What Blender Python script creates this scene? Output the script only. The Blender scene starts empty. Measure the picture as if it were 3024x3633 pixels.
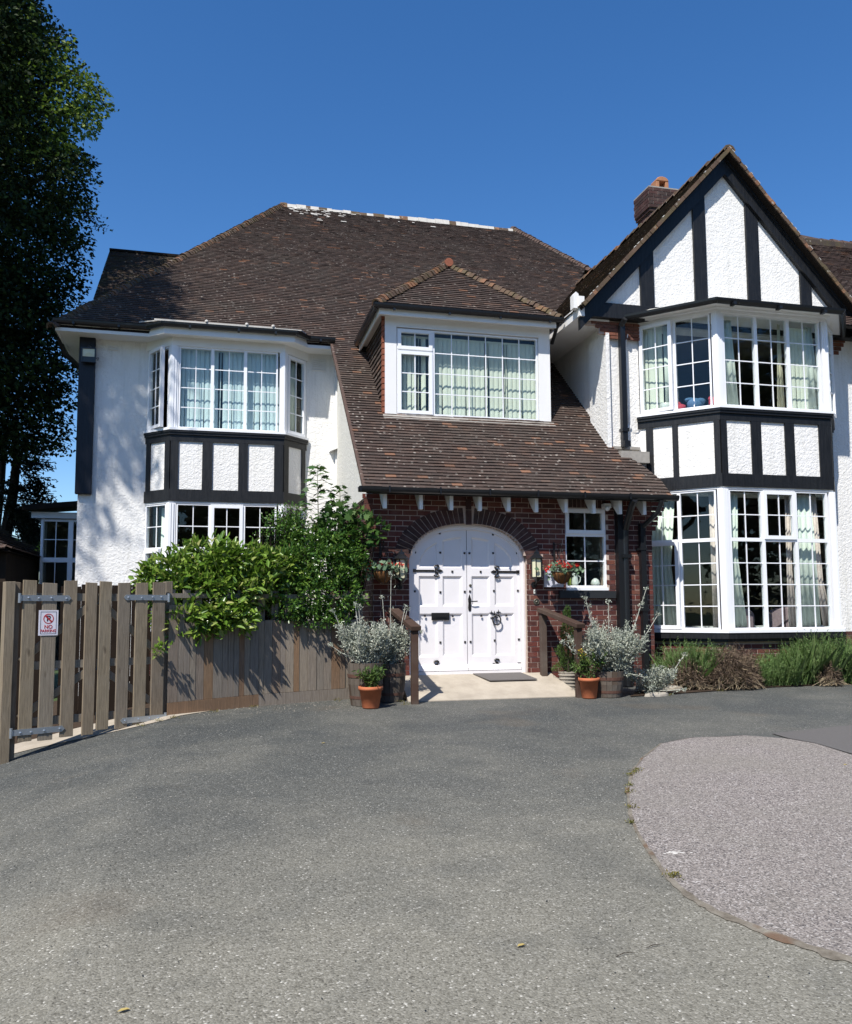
import bpy, math, random
import numpy as np
from mathutils import Vector
random.seed(7); rng = np.random.default_rng(11)
R = math.radians
scene = bpy.context.scene
COL = scene.collection

# ------------------------------------------------------------------ camera
F_PX, CX, CY = 3000.0, 1512.0, 1900.0
_p, _r, _y = R(5.12), R(-.30), R(13.8)
_fw = np.array([math.sin(_y), math.cos(_y), 0]); _rt = np.array([math.cos(_y), -math.sin(_y), 0]); _up = np.array([0, 0, 1.])
_f2 = _fw*math.cos(_p)+_up*math.sin(_p); _u2 = _up*math.cos(_p)-_fw*math.sin(_p)
CR = _rt*math.cos(_r)+_u2*math.sin(_r); CU = _u2*math.cos(_r)-_rt*math.sin(_r); CW = _f2
cam_d = bpy.data.cameras.new("camera"); cam = bpy.data.objects.new("camera", cam_d); COL.objects.link(cam)
from mathutils import Matrix
cam.matrix_world = Matrix(((CR[0], CU[0], -CW[0], 0), (CR[1], CU[1], -CW[1], 0), (CR[2], CU[2], -CW[2], 0), (0, 0, 0, 1)))
cam_d.sensor_fit = 'HORIZONTAL'; cam_d.sensor_width = 36; cam_d.lens = 36*F_PX/3024
cam_d.shift_y = (CY-1816.5)/3024
cam_d.clip_start = .05; cam_d.clip_end = 3000
scene.camera = cam
scene.render.resolution_x = 852; scene.render.resolution_y = 1024

# ------------------------------------------------------------------ sky and sun
SUN = np.array([-.82, -1.0, 1.70]); SUN = SUN/np.linalg.norm(SUN)
world = bpy.data.worlds.new("World"); scene.world = world; world.use_nodes = True
nt = world.node_tree; bg = nt.nodes['Background']
sky = nt.nodes.new('ShaderNodeTexSky'); sky.sky_type = 'NISHITA'; sky.sun_disc = False
sky.sun_elevation = math.asin(SUN[2]); sky.sun_rotation = math.atan2(SUN[0], SUN[1]) % (2*math.pi)
sky.altitude = 300; sky.air_density = 1.0; sky.dust_density = .35; sky.ozone_density = 3.0
hs = nt.nodes.new('ShaderNodeHueSaturation'); hs.inputs['Saturation'].default_value = 1.28; hs.inputs['Hue'].default_value = .505; hs.inputs['Value'].default_value = 1.0
nt.links.new(sky.outputs[0], hs.inputs['Color']); nt.links.new(hs.outputs[0], bg.inputs[0]); bg.inputs[1].default_value = .120
sun_d = bpy.data.lights.new("sun", 'SUN'); sun_d.energy = 5.0; sun_d.angle = R(.53); sun_d.color = (1, .955, .89)
sun = bpy.data.objects.new("sun", sun_d); COL.objects.link(sun); sun.location = (-20, -20, 40)
sun.rotation_euler = Vector(SUN).to_track_quat('Z', 'Y').to_euler()
scene.view_settings.view_transform = 'Standard'; scene.view_settings.look = 'None'
scene.view_settings.exposure = 0.45; scene.view_settings.gamma = 1
scene.render.engine = 'CYCLES'
scene.cycles.transparent_max_bounces = 16
scene.cycles.max_bounces = 8

# ------------------------------------------------------------------ measuring helpers (photo pixel -> point on a real plane)
def ray(x, y): return (x-CX)/F_PX*CR-(y-CY)/F_PX*CU+CW
def at(x, y, Y): d = ray(x, y); return d*Y/d[1]
def atX(x, y, X): d = ray(x, y); return d*X/d[0]
def atZ(x, y, Z): d = ray(x, y); return d*Z/d[2]
def proj(P):
    P = np.asarray(P, float); z = P@CW
    return CX+F_PX*(P@CR)/z, CY-F_PX*(P@CU)/z
def gz(Y): return -1.6+.026*min(max(Y, -12.), 20.)
def gz2(x, y): return gz(y)-.2*min(max(0., -.6-x), 5.)     # the drive falls away to the left of the gate
def gp(x, y, lift=0.0):
    d = ray(x, y); n = np.array([0, -.026, 1]); P = d*((-1.6)/(d@n))
    for _ in range(40): P = P*.5+.5*d*(gz2(P[0], P[1])/d[2])
    return np.array([P[0], P[1], gz2(P[0], P[1])+lift])

# ------------------------------------------------------------------ objects
def wloc(o):
    v = Vector((0, 0, 0))
    while o is not None: v = v+o.location; o = o.parent
    return v
def tag(o, label=None, cat=None, group=None, kind=None):
    if label: o['label'] = label
    if cat: o['category'] = cat
    if group: o['group'] = group
    if kind: o['kind'] = kind
    return o
def empty(name, loc, label=None, cat=None, group=None):
    o = bpy.data.objects.new(name, None); COL.objects.link(o); o.location = loc; o.empty_display_size = .1
    return tag(o, label, cat, group)
def mesh_obj(name, me, mats, parent, smooth=False, label=None):
    o = bpy.data.objects.new(name, me); COL.objects.link(o)
    if parent is not None:
        w = wloc(parent); o.parent = parent
        me.transform(Matrix.Translation(-w))
    else:
        co = np.empty(len(me.vertices)*3); me.vertices.foreach_get('co', co); co = co.reshape(-1, 3)
        if len(co):
            b = np.array([(co[:, 0].min()+co[:, 0].max())/2, (co[:, 1].min()+co[:, 1].max())/2, co[:, 2].min()])
            me.transform(Matrix.Translation(-Vector(b))); o.location = Vector(b)
    for m in (mats if isinstance(mats, (list, tuple)) else [mats]): me.materials.append(m)
    if smooth: me.polygons.foreach_set('use_smooth', [True]*len(me.polygons))
    me.update()
    if label: o['label'] = label
    return o
def copy_tree(o, parent=None):
    c = o.copy(); COL.objects.link(c); c.parent = parent
    for ch in list(o.children): copy_tree(ch, c)
    return c

class Fr:
    def __init__(s, o, u, v, w=(0, 0, 1)): s.o, s.u, s.v, s.w = [np.array(k, float) for k in (o, u, v, w)]
    def p(s, a, b, c): return s.o+s.u*a+s.v*b+s.w*c
    def at(s, a, b, c): return Fr(s.p(a, b, c), s.u, s.v, s.w)
    def rot(s, ang):   # about w
        c, n = math.cos(ang), math.sin(ang); return Fr(s.o, s.u*c+s.v*n, s.v*c-s.u*n, s.w)
WF = Fr((0, 0, 0), (1, 0, 0), (0, 1, 0))
def wallfr(X, Y, Z=0): return Fr((X, Y, Z), (1, 0, 0), (0, -1, 0))

class MB:
    def __init__(s): s.v = []; s.f = []; s.m = []
    def add(s, vs, fs, mi=0):
        n = len(s.v); s.v.extend([tuple(map(float, q)) for q in vs])
        for f in fs: s.f.append(tuple(n+i for i in f)); s.m.append(mi)
    def box(s, x0, x1, y0, y1, z0, z1, fr=WF, mi=0):
        vs = [fr.p(a, b, c) for c in (z0, z1) for b in (y0, y1) for a in (x0, x1)]
        s.add(vs, [(0, 2, 3, 1), (4, 5, 7, 6), (0, 1, 5, 4), (2, 6, 7, 3), (0, 4, 6, 2), (1, 3, 7, 5)], mi); return s
    def quad(s, a, b, c, d, mi=0): s.add([a, b, c, d], [(0, 1, 2, 3)], mi); return s
    def prism(s, pts, d, mi=0):     # pts: 3D polygon, d: extrusion vector
        n = len(pts); pts = [np.array(p, float) for p in pts]; d = np.array(d, float)
        s.add(pts+[p+d for p in pts], [tuple(range(n))[::-1], tuple(range(n, 2*n))]+[(i, (i+1) % n, n+(i+1) % n, n+i) for i in range(n)], mi); return s
    def slab(s, plan, z0, z1, mi=0): return s.prism([(p[0], p[1], z0) for p in plan], (0, 0, z1-z0), mi)
    def tube(s, pts, r, n=8, mi=0, cap=True):
        pts = [np.array(p, float) for p in pts]; rs = r if isinstance(r, (list, tuple)) else [r]*len(pts)
        base = len(s.v); ref = np.array([0, 0, 1.]) if abs((pts[-1]-pts[0])[2]) < .9*np.linalg.norm(pts[-1]-pts[0]) else np.array([1., 0, 0])
        for i, p in enumerate(pts):
            t = pts[min(i+1, len(pts)-1)]-pts[max(i-1, 0)]; t = t/(np.linalg.norm(t)+1e-9)
            a = np.cross(ref, t); a = a/(np.linalg.norm(a)+1e-9); b = np.cross(t, a)
            for k in range(n):
                q = 2*math.pi*k/n; s.v.append(tuple(p+rs[i]*(a*math.cos(q)+b*math.sin(q))))
        for i in range(len(pts)-1):
            for k in range(n):
                s.f.append((base+i*n+k, base+i*n+(k+1) % n, base+(i+1)*n+(k+1) % n, base+(i+1)*n+k)); s.m.append(mi)
        if cap:
            s.f.append(tuple(base+k for k in range(n))[::-1]); s.m.append(mi)
            e = base+(len(pts)-1)*n; s.f.append(tuple(e+k for k in range(n))); s.m.append(mi)
        return s
    def lathe(s, c, prof, n=20, mi=0, fr=None):
        base = len(s.v); c = np.array(c, float)
        U, V, Wd = (fr.u, fr.v, fr.w) if fr else (np.array([1., 0, 0]), np.array([0, 1., 0]), np.array([0, 0, 1.]))
        for (r, z) in prof:
            for k in range(n):
                q = 2*math.pi*k/n; s.v.append(tuple(c+U*r*math.cos(q)+V*r*math.sin(q)+Wd*z))
        for i in range(len(prof)-1):
            for k in range(n): s.f.append((base+i*n+k, base+i*n+(k+1) % n, base+(i+1)*n+(k+1) % n, base+(i+1)*n+k)); s.m.append(mi)
        s.f.append(tuple(base+k for k in range(n))[::-1]); s.m.append(mi)
        e = base+(len(prof)-1)*n; s.f.append(tuple(e+k for k in range(n))); s.m.append(mi)
        return s
    def sphere(s, c, r, sx=1, sy=1, sz=1, n=10, mi=0):
        prof = [(max(1e-3, math.sin(math.pi*i/n)), -math.cos(math.pi*i/n)) for i in range(n+1)]
        fr = Fr(c, (r*sx, 0, 0), (0, r*sy, 0), (0, 0, r*sz)); return s.lathe(c, prof, n+2, mi, fr)
    def build(s, name, mats, parent=None, smooth=False, label=None, bevel=0):
        me = bpy.data.meshes.new(name); me.from_pydata(s.v, [], s.f); me.update()
        o = mesh_obj(name, me, mats, parent, smooth, label)
        if max(s.m+[0]) > 0: me.polygons.foreach_set('material_index', s.m)
        if bevel:
            b = o.modifiers.new('bevel', 'BEVEL'); b.width = bevel; b.segments = 2; b.limit_method = 'ANGLE'
        return o

def offset_poly(pts, d):
    """offset an open plan polyline outward (for +X travel outward is -Y)"""
    P = [np.array(p[:2], float) for p in pts]; out = []
    nr = []
    for i in range(len(P)-1):
        t = P[i+1]-P[i]; t /= np.linalg.norm(t); nr.append(np.array([t[1], -t[0]]))
    for i in range(len(P)):
        if i == 0: out.append(P[0]+nr[0]*d)
        elif i == len(P)-1: out.append(P[-1]+nr[-1]*d)
        else:
            m = nr[i-1]+nr[i]; m /= np.linalg.norm(m); out.append(P[i]+m*d/(m@nr[i]))
    return out
def band(mb, pts, d0, d1, z0, z1, mi=0):
    A = offset_poly(pts, d0); B = offset_poly(pts, d1)
    for i in range(len(A)-1):
        mb.prism([(A[i][0], A[i][1], z0), (A[i+1][0], A[i+1][1], z0), (B[i+1][0], B[i+1][1], z0), (B[i][0], B[i][1], z0)], (0, 0, z1-z0), mi)
    return mb

# ------------------------------------------------------------------ materials
MATS = {}
class NT:
    def __init__(s, name):
        s.m = bpy.data.materials.new(name); s.m.use_nodes = True; s.t = s.m.node_tree; s.b = s.t.nodes['Principled BSDF']; s.out = s.t.nodes['Material Output']
        s.tc = s.t.nodes.new('ShaderNodeTexCoord').outputs['Object']; MATS[name] = s.m
    def n(s, k, **kw):
        q = s.t.nodes.new(k)
        for a, b in kw.items():
            if a.startswith('_'): q.inputs[a[1:].replace('_', ' ')].default_value = b
            else: setattr(q, a, b)
        return q
    def l(s, a, b): s.t.links.new(a, b)
    def noise(s, scale, detail=3, rough=.55, vec=None, stretch=None, dist=0):
        v = vec if vec is not None else s.tc
        if stretch is not None:
            mp = s.n('ShaderNodeMapping'); mp.inputs['Scale'].default_value = stretch; s.l(v, mp.inputs[0]); v = mp.outputs[0]
        q = s.n('ShaderNodeTexNoise'); q.inputs['Scale'].default_value = scale; q.inputs['Detail'].default_value = detail
        q.inputs['Roughness'].default_value = rough; q.inputs['Distortion'].default_value = dist; s.l(v, q.inputs['Vector']); return q.outputs['Fac']
    def vor(s, scale, feature='F1', out='Distance', rand=1):
        q = s.n('ShaderNodeTexVoronoi', feature=feature); q.inputs['Scale'].default_value = scale; q.inputs['Randomness'].default_value = rand; s.l(s.tc, q.inputs['Vector']); return q.outputs[out]
    def ramp(s, fac, stops, interp='LINEAR'):
        q = s.n('ShaderNodeValToRGB'); q.color_ramp.interpolation = interp; e = q.color_ramp.elements
        while len(e) < len(stops): e.new(.5)
        for i, (p, c) in enumerate(stops):
            e[i].position = p; e[i].color = (*c, 1) if isinstance(c, tuple) else (c, c, c, 1)
        s.l(fac, q.inputs[0]); return q.outputs[0]
    def mix(s, fac, a, b, mode='MIX'):
        q = s.n('ShaderNodeMix', data_type='RGBA', blend_type=mode)
        if isinstance(fac, (int, float)): q.inputs[0].default_value = fac
        else: s.l(fac, q.inputs[0])
        for i, c in ((6, a), (7, b)):
            if isinstance(c, tuple): q.inputs[i].default_value = (*c, 1)
            else: s.l(c, q.inputs[i])
        return q.outputs[2]
    def math(s, op, a, b=None):
        q = s.n('ShaderNodeMath', operation=op)
        for i, c in ((0, a), (1, b)):
            if c is None: continue
            if isinstance(c, (int, float)): q.inputs[i].default_value = c
            else: s.l(c, q.inputs[i])
        return q.outputs[0]
    def isl(s): return s.math('FRACT', s.math('ADD', s.n('ShaderNodeNewGeometry').outputs['Random Per Island'], s.n('ShaderNodeObjectInfo').outputs['Random']))
    def bump(s, h, strength=.5, dist=.01, normal=None):
        q = s.n('ShaderNodeBump'); q.inputs['Strength'].default_value = strength; q.inputs['Distance'].default_value = dist; s.l(h, q.inputs['Height'])
        if normal is not None: s.l(normal, q.inputs['Normal'])
        s.l(q.outputs[0], s.b.inputs['Normal']); return q.outputs[0]
    def col(s, c):
        if isinstance(c, tuple): s.b.inputs['Base Color'].default_value = (*c, 1)
        else: s.l(c, s.b.inputs['Base Color'])
        return s
    def rough(s, r, spec=.4):
        if isinstance(r, (int, float)): s.b.inputs['Roughness'].default_value = r
        else: s.l(r, s.b.inputs['Roughness'])
        s.b.inputs['Specular IOR Level'].default_value = spec; return s

def simple(name, c, r=.5, spec=.4, var=.0, vs=8, bump=0, bs=60, metal=0):
    q = NT(name)
    if var: q.col(q.mix(q.noise(vs, 4), tuple(k*(1-var) for k in c), tuple(min(1, k*(1+var)) for k in c)))
    else: q.col(c)
    q.rough(r, spec); q.b.inputs['Metallic'].default_value = metal
    if bump: q.bump(q.noise(bs, 4), bump, .004)
    return q.m

def m_stucco(name='roughcast', base=(.78, .77, .745), amp=.75):
    q = NT(name); n1 = q.noise(17, 3, .6, dist=.6); n2 = q.noise(46, 3, .6); v = q.vor(30, 'SMOOTH_F1')
    h = q.math('ADD', q.math('MULTIPLY', n1, 1.0), q.math('MULTIPLY', n2, .35)); h = q.math('SUBTRACT', h, q.math('MULTIPLY', v, .25))
    big = q.noise(1.3, 5, .6); dirt = q.noise(3.5, 6, .75, stretch=(1, 1, .35))
    st = q.noise(2.0, 5, .7, stretch=(5, 5, .35)); base2 = q.mix(q.ramp(st, [(.52, 0.0), (.72, .55)]), base, (.56, .55, .50)); c = q.mix(q.ramp(dirt, [(.45, 0.0), (.8, .6)]), base2, tuple(k*.80 for k in base)); c = q.mix(q.ramp(big, [(.35, 0.), (.75, .3)]), c, (.74, .72, .66))
    q.col(c).rough(.85, .2); q.bump(h, amp, .022); return q.m
STUCCO = m_stucco()
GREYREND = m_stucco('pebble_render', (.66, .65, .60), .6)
def m_paint():
    q = NT('white_paint'); n = q.noise(2.2, 5, .6, stretch=(1, 1, .4)); c = q.mix(q.ramp(n, [(.4, 0.), (.8, .5)]), (.78, .775, .76), (.66, .65, .60))
    q.col(c).rough(.45, .4); q.bump(q.noise(25, 3), .12, .004); return q.m
WPAINT = m_paint()
PVC = simple('white_pvc', (.80, .81, .83), .28, .5, .02, 3)
DOORW = simple('door_paint', (.75, .725, .73), .5, .4, .06, 5, .25, 22)
def m_black(name, c=(.006, .0065, .0075), c2=(.019, .0195, .021), spec=.35):
    q = NT(name); g = q.noise(6, 5, .65, stretch=(6, 6, .5)); w = q.noise(22, 4, .7)
    q.col(q.mix(q.ramp(g, [(.35, 0.), (.8, 1.)]), c, c2)).rough(q.math('ADD', q.math('MULTIPLY', w, .35), .3), spec); q.bump(g, .45, .008); return q.m
TIMBER = m_black('black_timber')
TIMBERB = m_black('navy_black_timber', (.004, .005, .010), (.010, .012, .020))
BLACKPL = simple('black_plastic', (.010, .011, .013), .32, .45, .2, 20)
IRON = simple('black_iron', (.012, .011, .011), .45, .4, .3, 30, .2)
SLATE = simple('black_sill', (.02, .022, .024), .5, .4, .3, 14, .2)
def m_tile(name, dark=(.044, .031, .026), mid=(.076, .052, .042), hot=(.22, .105, .058), hotp=.982, lich=.75, moss=.0):
    q = NT(name); r = q.isl(); n = q.noise(1.2, 4, .6)
    c = q.ramp(r, [(0, dark), (.35, tuple((a+b)/2 for a, b in zip(dark, mid))), (.6, mid), (.8, (dark[0]*1.15, dark[1]*.95, dark[2]*.9)), (hotp-.02, tuple(k*1.15 for k in mid)), (hotp, hot), (1, tuple(min(1, k*1.25) for k in hot))])
    c = q.mix(q.ramp(n, [(.4, 0.), (.7, .45)]), c, tuple(k*.7 for k in dark))
    sp = q.vor(8.5); sp2 = q.noise(2.2, 4)
    f = q.math('MULTIPLY', q.ramp(sp, [(.17, 1.), (.23, 0.)]), q.ramp(sp2, [(.40, .15), (.65, 1.)])); f = q.math('MULTIPLY', f, lich)
    c = q.mix(f, c, (.50, .46, .40))
    rs = q.noise(2.6, 5, .7); c = q.mix(q.ramp(rs, [(.52, 0.), (.70, .45)]), c, (.13, .07, .045)); gl_ = q.noise(.8, 4, .6); c = q.mix(q.ramp(gl_, [(.5, 0.), (.75, .35)]), c, (.09, .085, .07))
    g = q.noise(60, 3); c = q.mix(.28, c, q.mix(g, (.03, .025, .022), (.14, .11, .095)), 'MIX')
    if moss:
        c = q.mix(q.ramp(q.noise(4.5, 5, .7), [(.45, 0.), (.62, moss)]), c, (.085, .07, .035))
    q.col(c).rough(.85, .25); q.bump(g, .5, .006); return q.m
TILE = m_tile('clay_roof_tile'); TILE_OLD = m_tile('mossy_roof_tile', (.03, .024, .02), (.07, .05, .04), (.2, .1, .05), .96, .9, .7)
TILE_RED = m_tile('brown_clay_tile', (.068, .044, .036), (.095, .058, .045), (.18, .09, .05), .96, .5)
HIPT = m_tile('bonnet_hip_tile', (.09, .055, .035), (.15, .09, .055), (.30, .14, .07), .8, .9, .8)
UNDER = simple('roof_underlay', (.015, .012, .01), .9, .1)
CHEEKRED = simple('red_tile_edge', (.24, .085, .05), .8, .2, .3, 30)
def m_brick(name, stops):
    stops = [(p, (c[0]*.84, c[1]*.95, c[2]*.95)) for p, c in stops]; q = NT(name); c = q.ramp(q.isl(), stops); g = q.noise(40, 4, .65); s2 = q.noise(5, 4, .6)
    c = q.mix(q.ramp(g, [(.35, .0), (.75, .6)]), c, (.04, .02, .018)); c = q.mix(q.ramp(s2, [(.5, 0.), (.8, .4)]), c, (.20, .13, .11))
    q.col(c).rough(.8, .25); q.bump(g, .5, .008); return q.m
BRICK = m_brick('red_brick', [(0, (.085, .024, .020)), (.2, (.13, .030, .023)), (.45, (.165, .038, .028)), (.62, (.11, .034, .028)), (.8, (.08, .030, .026)), (.93, (.20, .062, .04)), (1, (.13, .045, .035))])
BRICKD = m_brick('dark_brick', [(0, (.04, .022, .02)), (.4, (.065, .03, .026)), (.8, (.085, .034, .03)), (1, (.06, .04, .035))])
BRICKO = m_brick('orange_brick', [(0, (.22, .075, .045)), (.5, (.27, .09, .055)), (1, (.18, .07, .05))])
MORTAR = simple('mortar', (.44, .345, .29), .9, .2, .25, 30, .3)
MORTARD = simple('lead_and_mortar', (.30, .28, .25), .8, .3, .3, 12, .3)
WHITEM = simple('white_ridge_mortar', (.50, .48, .44), .9, .2, .2, 5, .5, 20)

def m_asphalt():
    q = NT('asphalt'); a = q.vor(112, 'F1', 'Color'); sep = q.n('ShaderNodeSeparateColor'); q.l(a, sep.inputs[0]); dist = q.vor(112, 'F1', 'Distance')
    c = q.ramp(sep.outputs[0], [(0, (.022, .023, .021)), (.2, (.044, .047, .044)), (.6, (.066, .070, .066)), (.88, (.090, .093, .086)), (.975, (.13, .13, .118)), (1, (.36, .35, .31))])
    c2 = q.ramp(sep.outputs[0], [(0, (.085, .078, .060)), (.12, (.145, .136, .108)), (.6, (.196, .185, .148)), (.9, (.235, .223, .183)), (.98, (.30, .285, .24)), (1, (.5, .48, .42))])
    # the near drive is worn and dusty, in blotches; the ramp also paints in glare
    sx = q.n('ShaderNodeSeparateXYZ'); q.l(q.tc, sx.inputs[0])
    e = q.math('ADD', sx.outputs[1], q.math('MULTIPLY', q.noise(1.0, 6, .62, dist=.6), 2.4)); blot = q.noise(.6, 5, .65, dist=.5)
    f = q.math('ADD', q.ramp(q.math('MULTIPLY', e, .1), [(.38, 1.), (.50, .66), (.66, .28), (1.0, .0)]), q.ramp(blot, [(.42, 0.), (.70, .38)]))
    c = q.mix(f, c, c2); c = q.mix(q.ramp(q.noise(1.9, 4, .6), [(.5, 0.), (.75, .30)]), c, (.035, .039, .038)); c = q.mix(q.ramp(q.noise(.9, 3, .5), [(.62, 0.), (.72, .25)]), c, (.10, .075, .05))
    q.col(c).rough(.75, .35)
    h = q.math('ADD', q.math('MULTIPLY', dist, -1.), q.math('MULTIPLY', sep.outputs[1], .35)); q.bump(h, .6, .005); return q.m
def m_island():
    q = NT('pink_tarmac'); a = q.vor(110, 'F1', 'Color'); sep = q.n('ShaderNodeSeparateColor'); q.l(a, sep.inputs[0]); dist = q.vor(110, 'F1', 'Distance')
    c = q.ramp(sep.outputs[0], [(0, (.05, .045, .045)), (.25, (.155, .135, .124)), (.6, (.245, .215, .192)), (.9, (.315, .28, .255)), (1, (.5, .47, .44))])
    c = q.mix(q.ramp(q.noise(.9, 5, .6), [(.4, 0.), (.7, .35)]), c, (.20, .185, .15))
    q.col(c).rough(.8, .3); q.bump(q.math('ADD', q.math('MULTIPLY', dist, -1.), q.math('MULTIPLY', sep.outputs[1], .3)), .8, .005); return q.m
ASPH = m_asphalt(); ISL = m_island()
TARPATCH = simple('smooth_tarmac', (.105, .098, .092), .8, .3, .18, 40, .4, 120)
def m_conc():
    q = NT('concrete'); n = q.noise(3, 6, .65); g = q.noise(120, 3); c = q.mix(q.ramp(n, [(.35, 0.), (.7, 1.)]), (.42, .37, .30), (.31, .27, .215))
    c = q.mix(q.ramp(g, [(.55, 0.), (.7, .3)]), c, (.17, .15, .13)); q.col(c).rough(.9, .2); q.bump(g, .4, .004); return q.m
CONC = m_conc()
SOIL = simple('soil', (.05, .035, .025), .95, .1, .4, 12, .8, 25)
EARTH = simple('ground_grass', (.05, .075, .03), .95, .1, .4, 2, .5, 10)
def m_wood(name, cols, grain=(14, 14, .9)):
    q = NT(name); r = q.isl(); g = q.noise(5, 6, .7, stretch=grain, dist=.5); k = q.noise(3.0, 2, .5, stretch=(2.2, 2.2, .8))
    c = q.ramp(r, cols); c = q.mix(q.ramp(g, [(.34, 0.), (.72, .62)]), c, (.055, .043, .030)); c = q.mix(q.ramp(k, [(.66, 0.), (.72, .6)]), c, (.05, .032, .02))
    c = q.mix(q.ramp(q.noise(1.4, 4), [(.45, 0.), (.8, .35)]), c, (.26, .24, .21))
    q.col(c).rough(.85, .2); q.bump(g, .5, .006); return q.m
WOOD = m_wood('weathered_board', [(0, (.33, .27, .18)), (.35, (.22, .175, .125)), (.7, (.30, .265, .21)), (1, (.26, .20, .13))])
WOODB = m_wood('brown_board', [(0, (.31, .26, .205)), (.34, (.25, .215, .18)), (.42, (.28, .175, .10)), (.56, (.25, .155, .095)), (.64, (.25, .22, .185)), (1, (.33, .275, .21))]) if 1 else m_wood('brown_board', [(0, (.36, .27, .19)), (.3, (.33, .19, .105)), (.6, (.32, .26, .205)), (1, (.38, .255, .155))])
WOODD = m_wood('dark_stained_wood', [(0, (.055, .03, .022)), (1, (.07, .038, .028))])
BARREL = m_wood('barrel_stave', [(0, (.10, .075, .06)), (.5, (.13, .11, .09)), (1, (.075, .05, .035))])
GALV = simple('galvanised_steel', (.42, .46, .50), .38, .5, .12, 9, .1, 40, .75)
RUST = simple('barrel_hoop', (.10, .05, .035), .6, .4, .4, 15, .3)
TERRA = simple('terracotta', (.40, .125, .055), .8, .25, .45, 7, .3, 40)
BASKET = simple('coir_basket', (.13, .06, .022), .9, .2, .45, 22, .8, 40)
LGLASS = simple('lantern_glass', (.62, .60, .42), .25, .5, .08, 12)
BRASS = simple('aged_brass', (.12, .115, .09), .4, .5, .3, 25, .2, 60, .6)
MAT = simple('door_mat', (.125, .115, .11), .95, .1, .2, 60, .5, 120)
STONE = simple('garden_stone', (.33, .30, .25), .9, .2, .35, 6, .6, 18)
BARK = simple('bark', (.045, .035, .028), .95, .1, .4, 9, 1., 14)
STEM = simple('plant_stem', (.09, .10, .045), .8, .2, .3, 9)
SILSTEM = simple('silver_stem', (.42, .42, .36), .8, .2, .2, 9)
CURT = simple('pale_green_curtain', (.66, .70, .63), .85, .2, .05, 5)
CURTF = simple('patterned_curtain_edge', (.60, .50, .46), .85, .2, .35, 22)
CURTY = simple('cream_curtain', (.66, .60, .44), .85, .2, .08, 5)
BLINDB = simple('pale_blue_blind', (.60, .70, .72), .8, .2, .03, 5)
BLINDG = simple('pale_green_blind', (.70, .71, .60), .8, .2, .04, 5)
ROOMM = simple('room_wall', (.16, .14, .12), .9, .1, .1, 3)
FLOORM = simple('room_floor', (.06, .045, .035), .8, .2, .2, 3)
ARMCH = simple('mauve_upholstery', (.30, .22, .24), .9, .2, .35, 26, .3, 40)
REDCL = simple('red_check_cloth', (.45, .06, .08), .9, .1, .3, 20)
BLUECL = simple('blue_cloth', (.07, .14, .24), .9, .1, .2, 20)
POTGR = simple('glazed_white', (.62, .64, .60), .25, .5, .1, 12)
def m_glass(name='window_glass', f=1.45):
    m = bpy.data.materials.new(name); m.use_nodes = True; t = m.node_tree; t.nodes.clear()
    o = t.nodes.new('ShaderNodeOutputMaterial'); mx = t.nodes.new('ShaderNodeMixShader'); tr = t.nodes.new('ShaderNodeBsdfTransparent'); gl = t.nodes.new('ShaderNodeBsdfGlossy')
    fr = t.nodes.new('ShaderNodeFresnel'); fr.inputs['IOR'].default_value = f; tr.inputs[0].default_value = (.93, .96, .95, 1); gl.inputs['Roughness'].default_value = 0.0
    nz = t.nodes.new('ShaderNodeTexNoise'); nz.inputs['Scale'].default_value = 1.7; bp = t.nodes.new('ShaderNodeBump'); bp.inputs['Strength'].default_value = .05; bp.inputs['Distance'].default_value = .02
    tc = t.nodes.new('ShaderNodeTexCoord'); t.links.new(tc.outputs['Object'], nz.inputs[0]); t.links.new(nz.outputs[0], bp.inputs['Height']); t.links.new(bp.outputs[0], gl.inputs['Normal'])
    ml = t.nodes.new('ShaderNodeMath'); ml.operation = 'MULTIPLY_ADD'; ml.inputs[1].default_value = 1.3; ml.inputs[2].default_value = .015; t.links.new(fr.outputs[0], ml.inputs[0])
    ge = t.nodes.new('ShaderNodeNewGeometry'); iv = t.nodes.new('ShaderNodeMath'); iv.operation = 'SUBTRACT'; iv.inputs[0].default_value = 1.0; t.links.new(ge.outputs['Backfacing'], iv.inputs[1])
    m2 = t.nodes.new('ShaderNodeMath'); m2.operation = 'MULTIPLY'; t.links.new(ml.outputs[0], m2.inputs[0]); t.links.new(iv.outputs[0], m2.inputs[1]); t.links.new(m2.outputs[0], mx.inputs[0]); t.links.new(tr.outputs[0], mx.inputs[1]); t.links.new(gl.outputs[0], mx.inputs[2]); t.links.new(mx.outputs[0], o.inputs[0]); return m
GLASS = m_glass()
def m_leaf(name, stops, trans=.35, rough=.45, spec=.4, backc=None):
    q = NT(name); c = q.ramp(q.isl(), stops); n = q.noise(3, 3); c = q.mix(q.ramp(n, [(.4, 0.), (.75, .35)]), c, tuple(k*.6 for k in stops[0][1]))
    q.col(c).rough(rough, spec)
    tl = q.n('ShaderNodeBsdfTranslucent'); q.l(c, tl.inputs[0]); mx = q.n('ShaderNodeMixShader'); mx.inputs[0].default_value = trans
    q.l(q.b.outputs[0], mx.inputs[1]); q.l(tl.outputs[0], mx.inputs[2]); q.l(mx.outputs[0], q.out.inputs[0]); return q.m
LF_LAUREL = m_leaf('yellow_green_leaf', [(0, (.085, .17, .02)), (.4, (.14, .25, .03)), (.75, (.21, .32, .045)), (.95, (.32, .38, .10)), (1, (.5, .48, .2))], .3, .3, .5)
LF_DARK = m_leaf('glossy_green_leaf', [(0, (.035, .09, .014)), (.5, (.07, .155, .025)), (.85, (.12, .23, .035)), (1, (.22, .31, .07))], .3, .28, .5)
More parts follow.
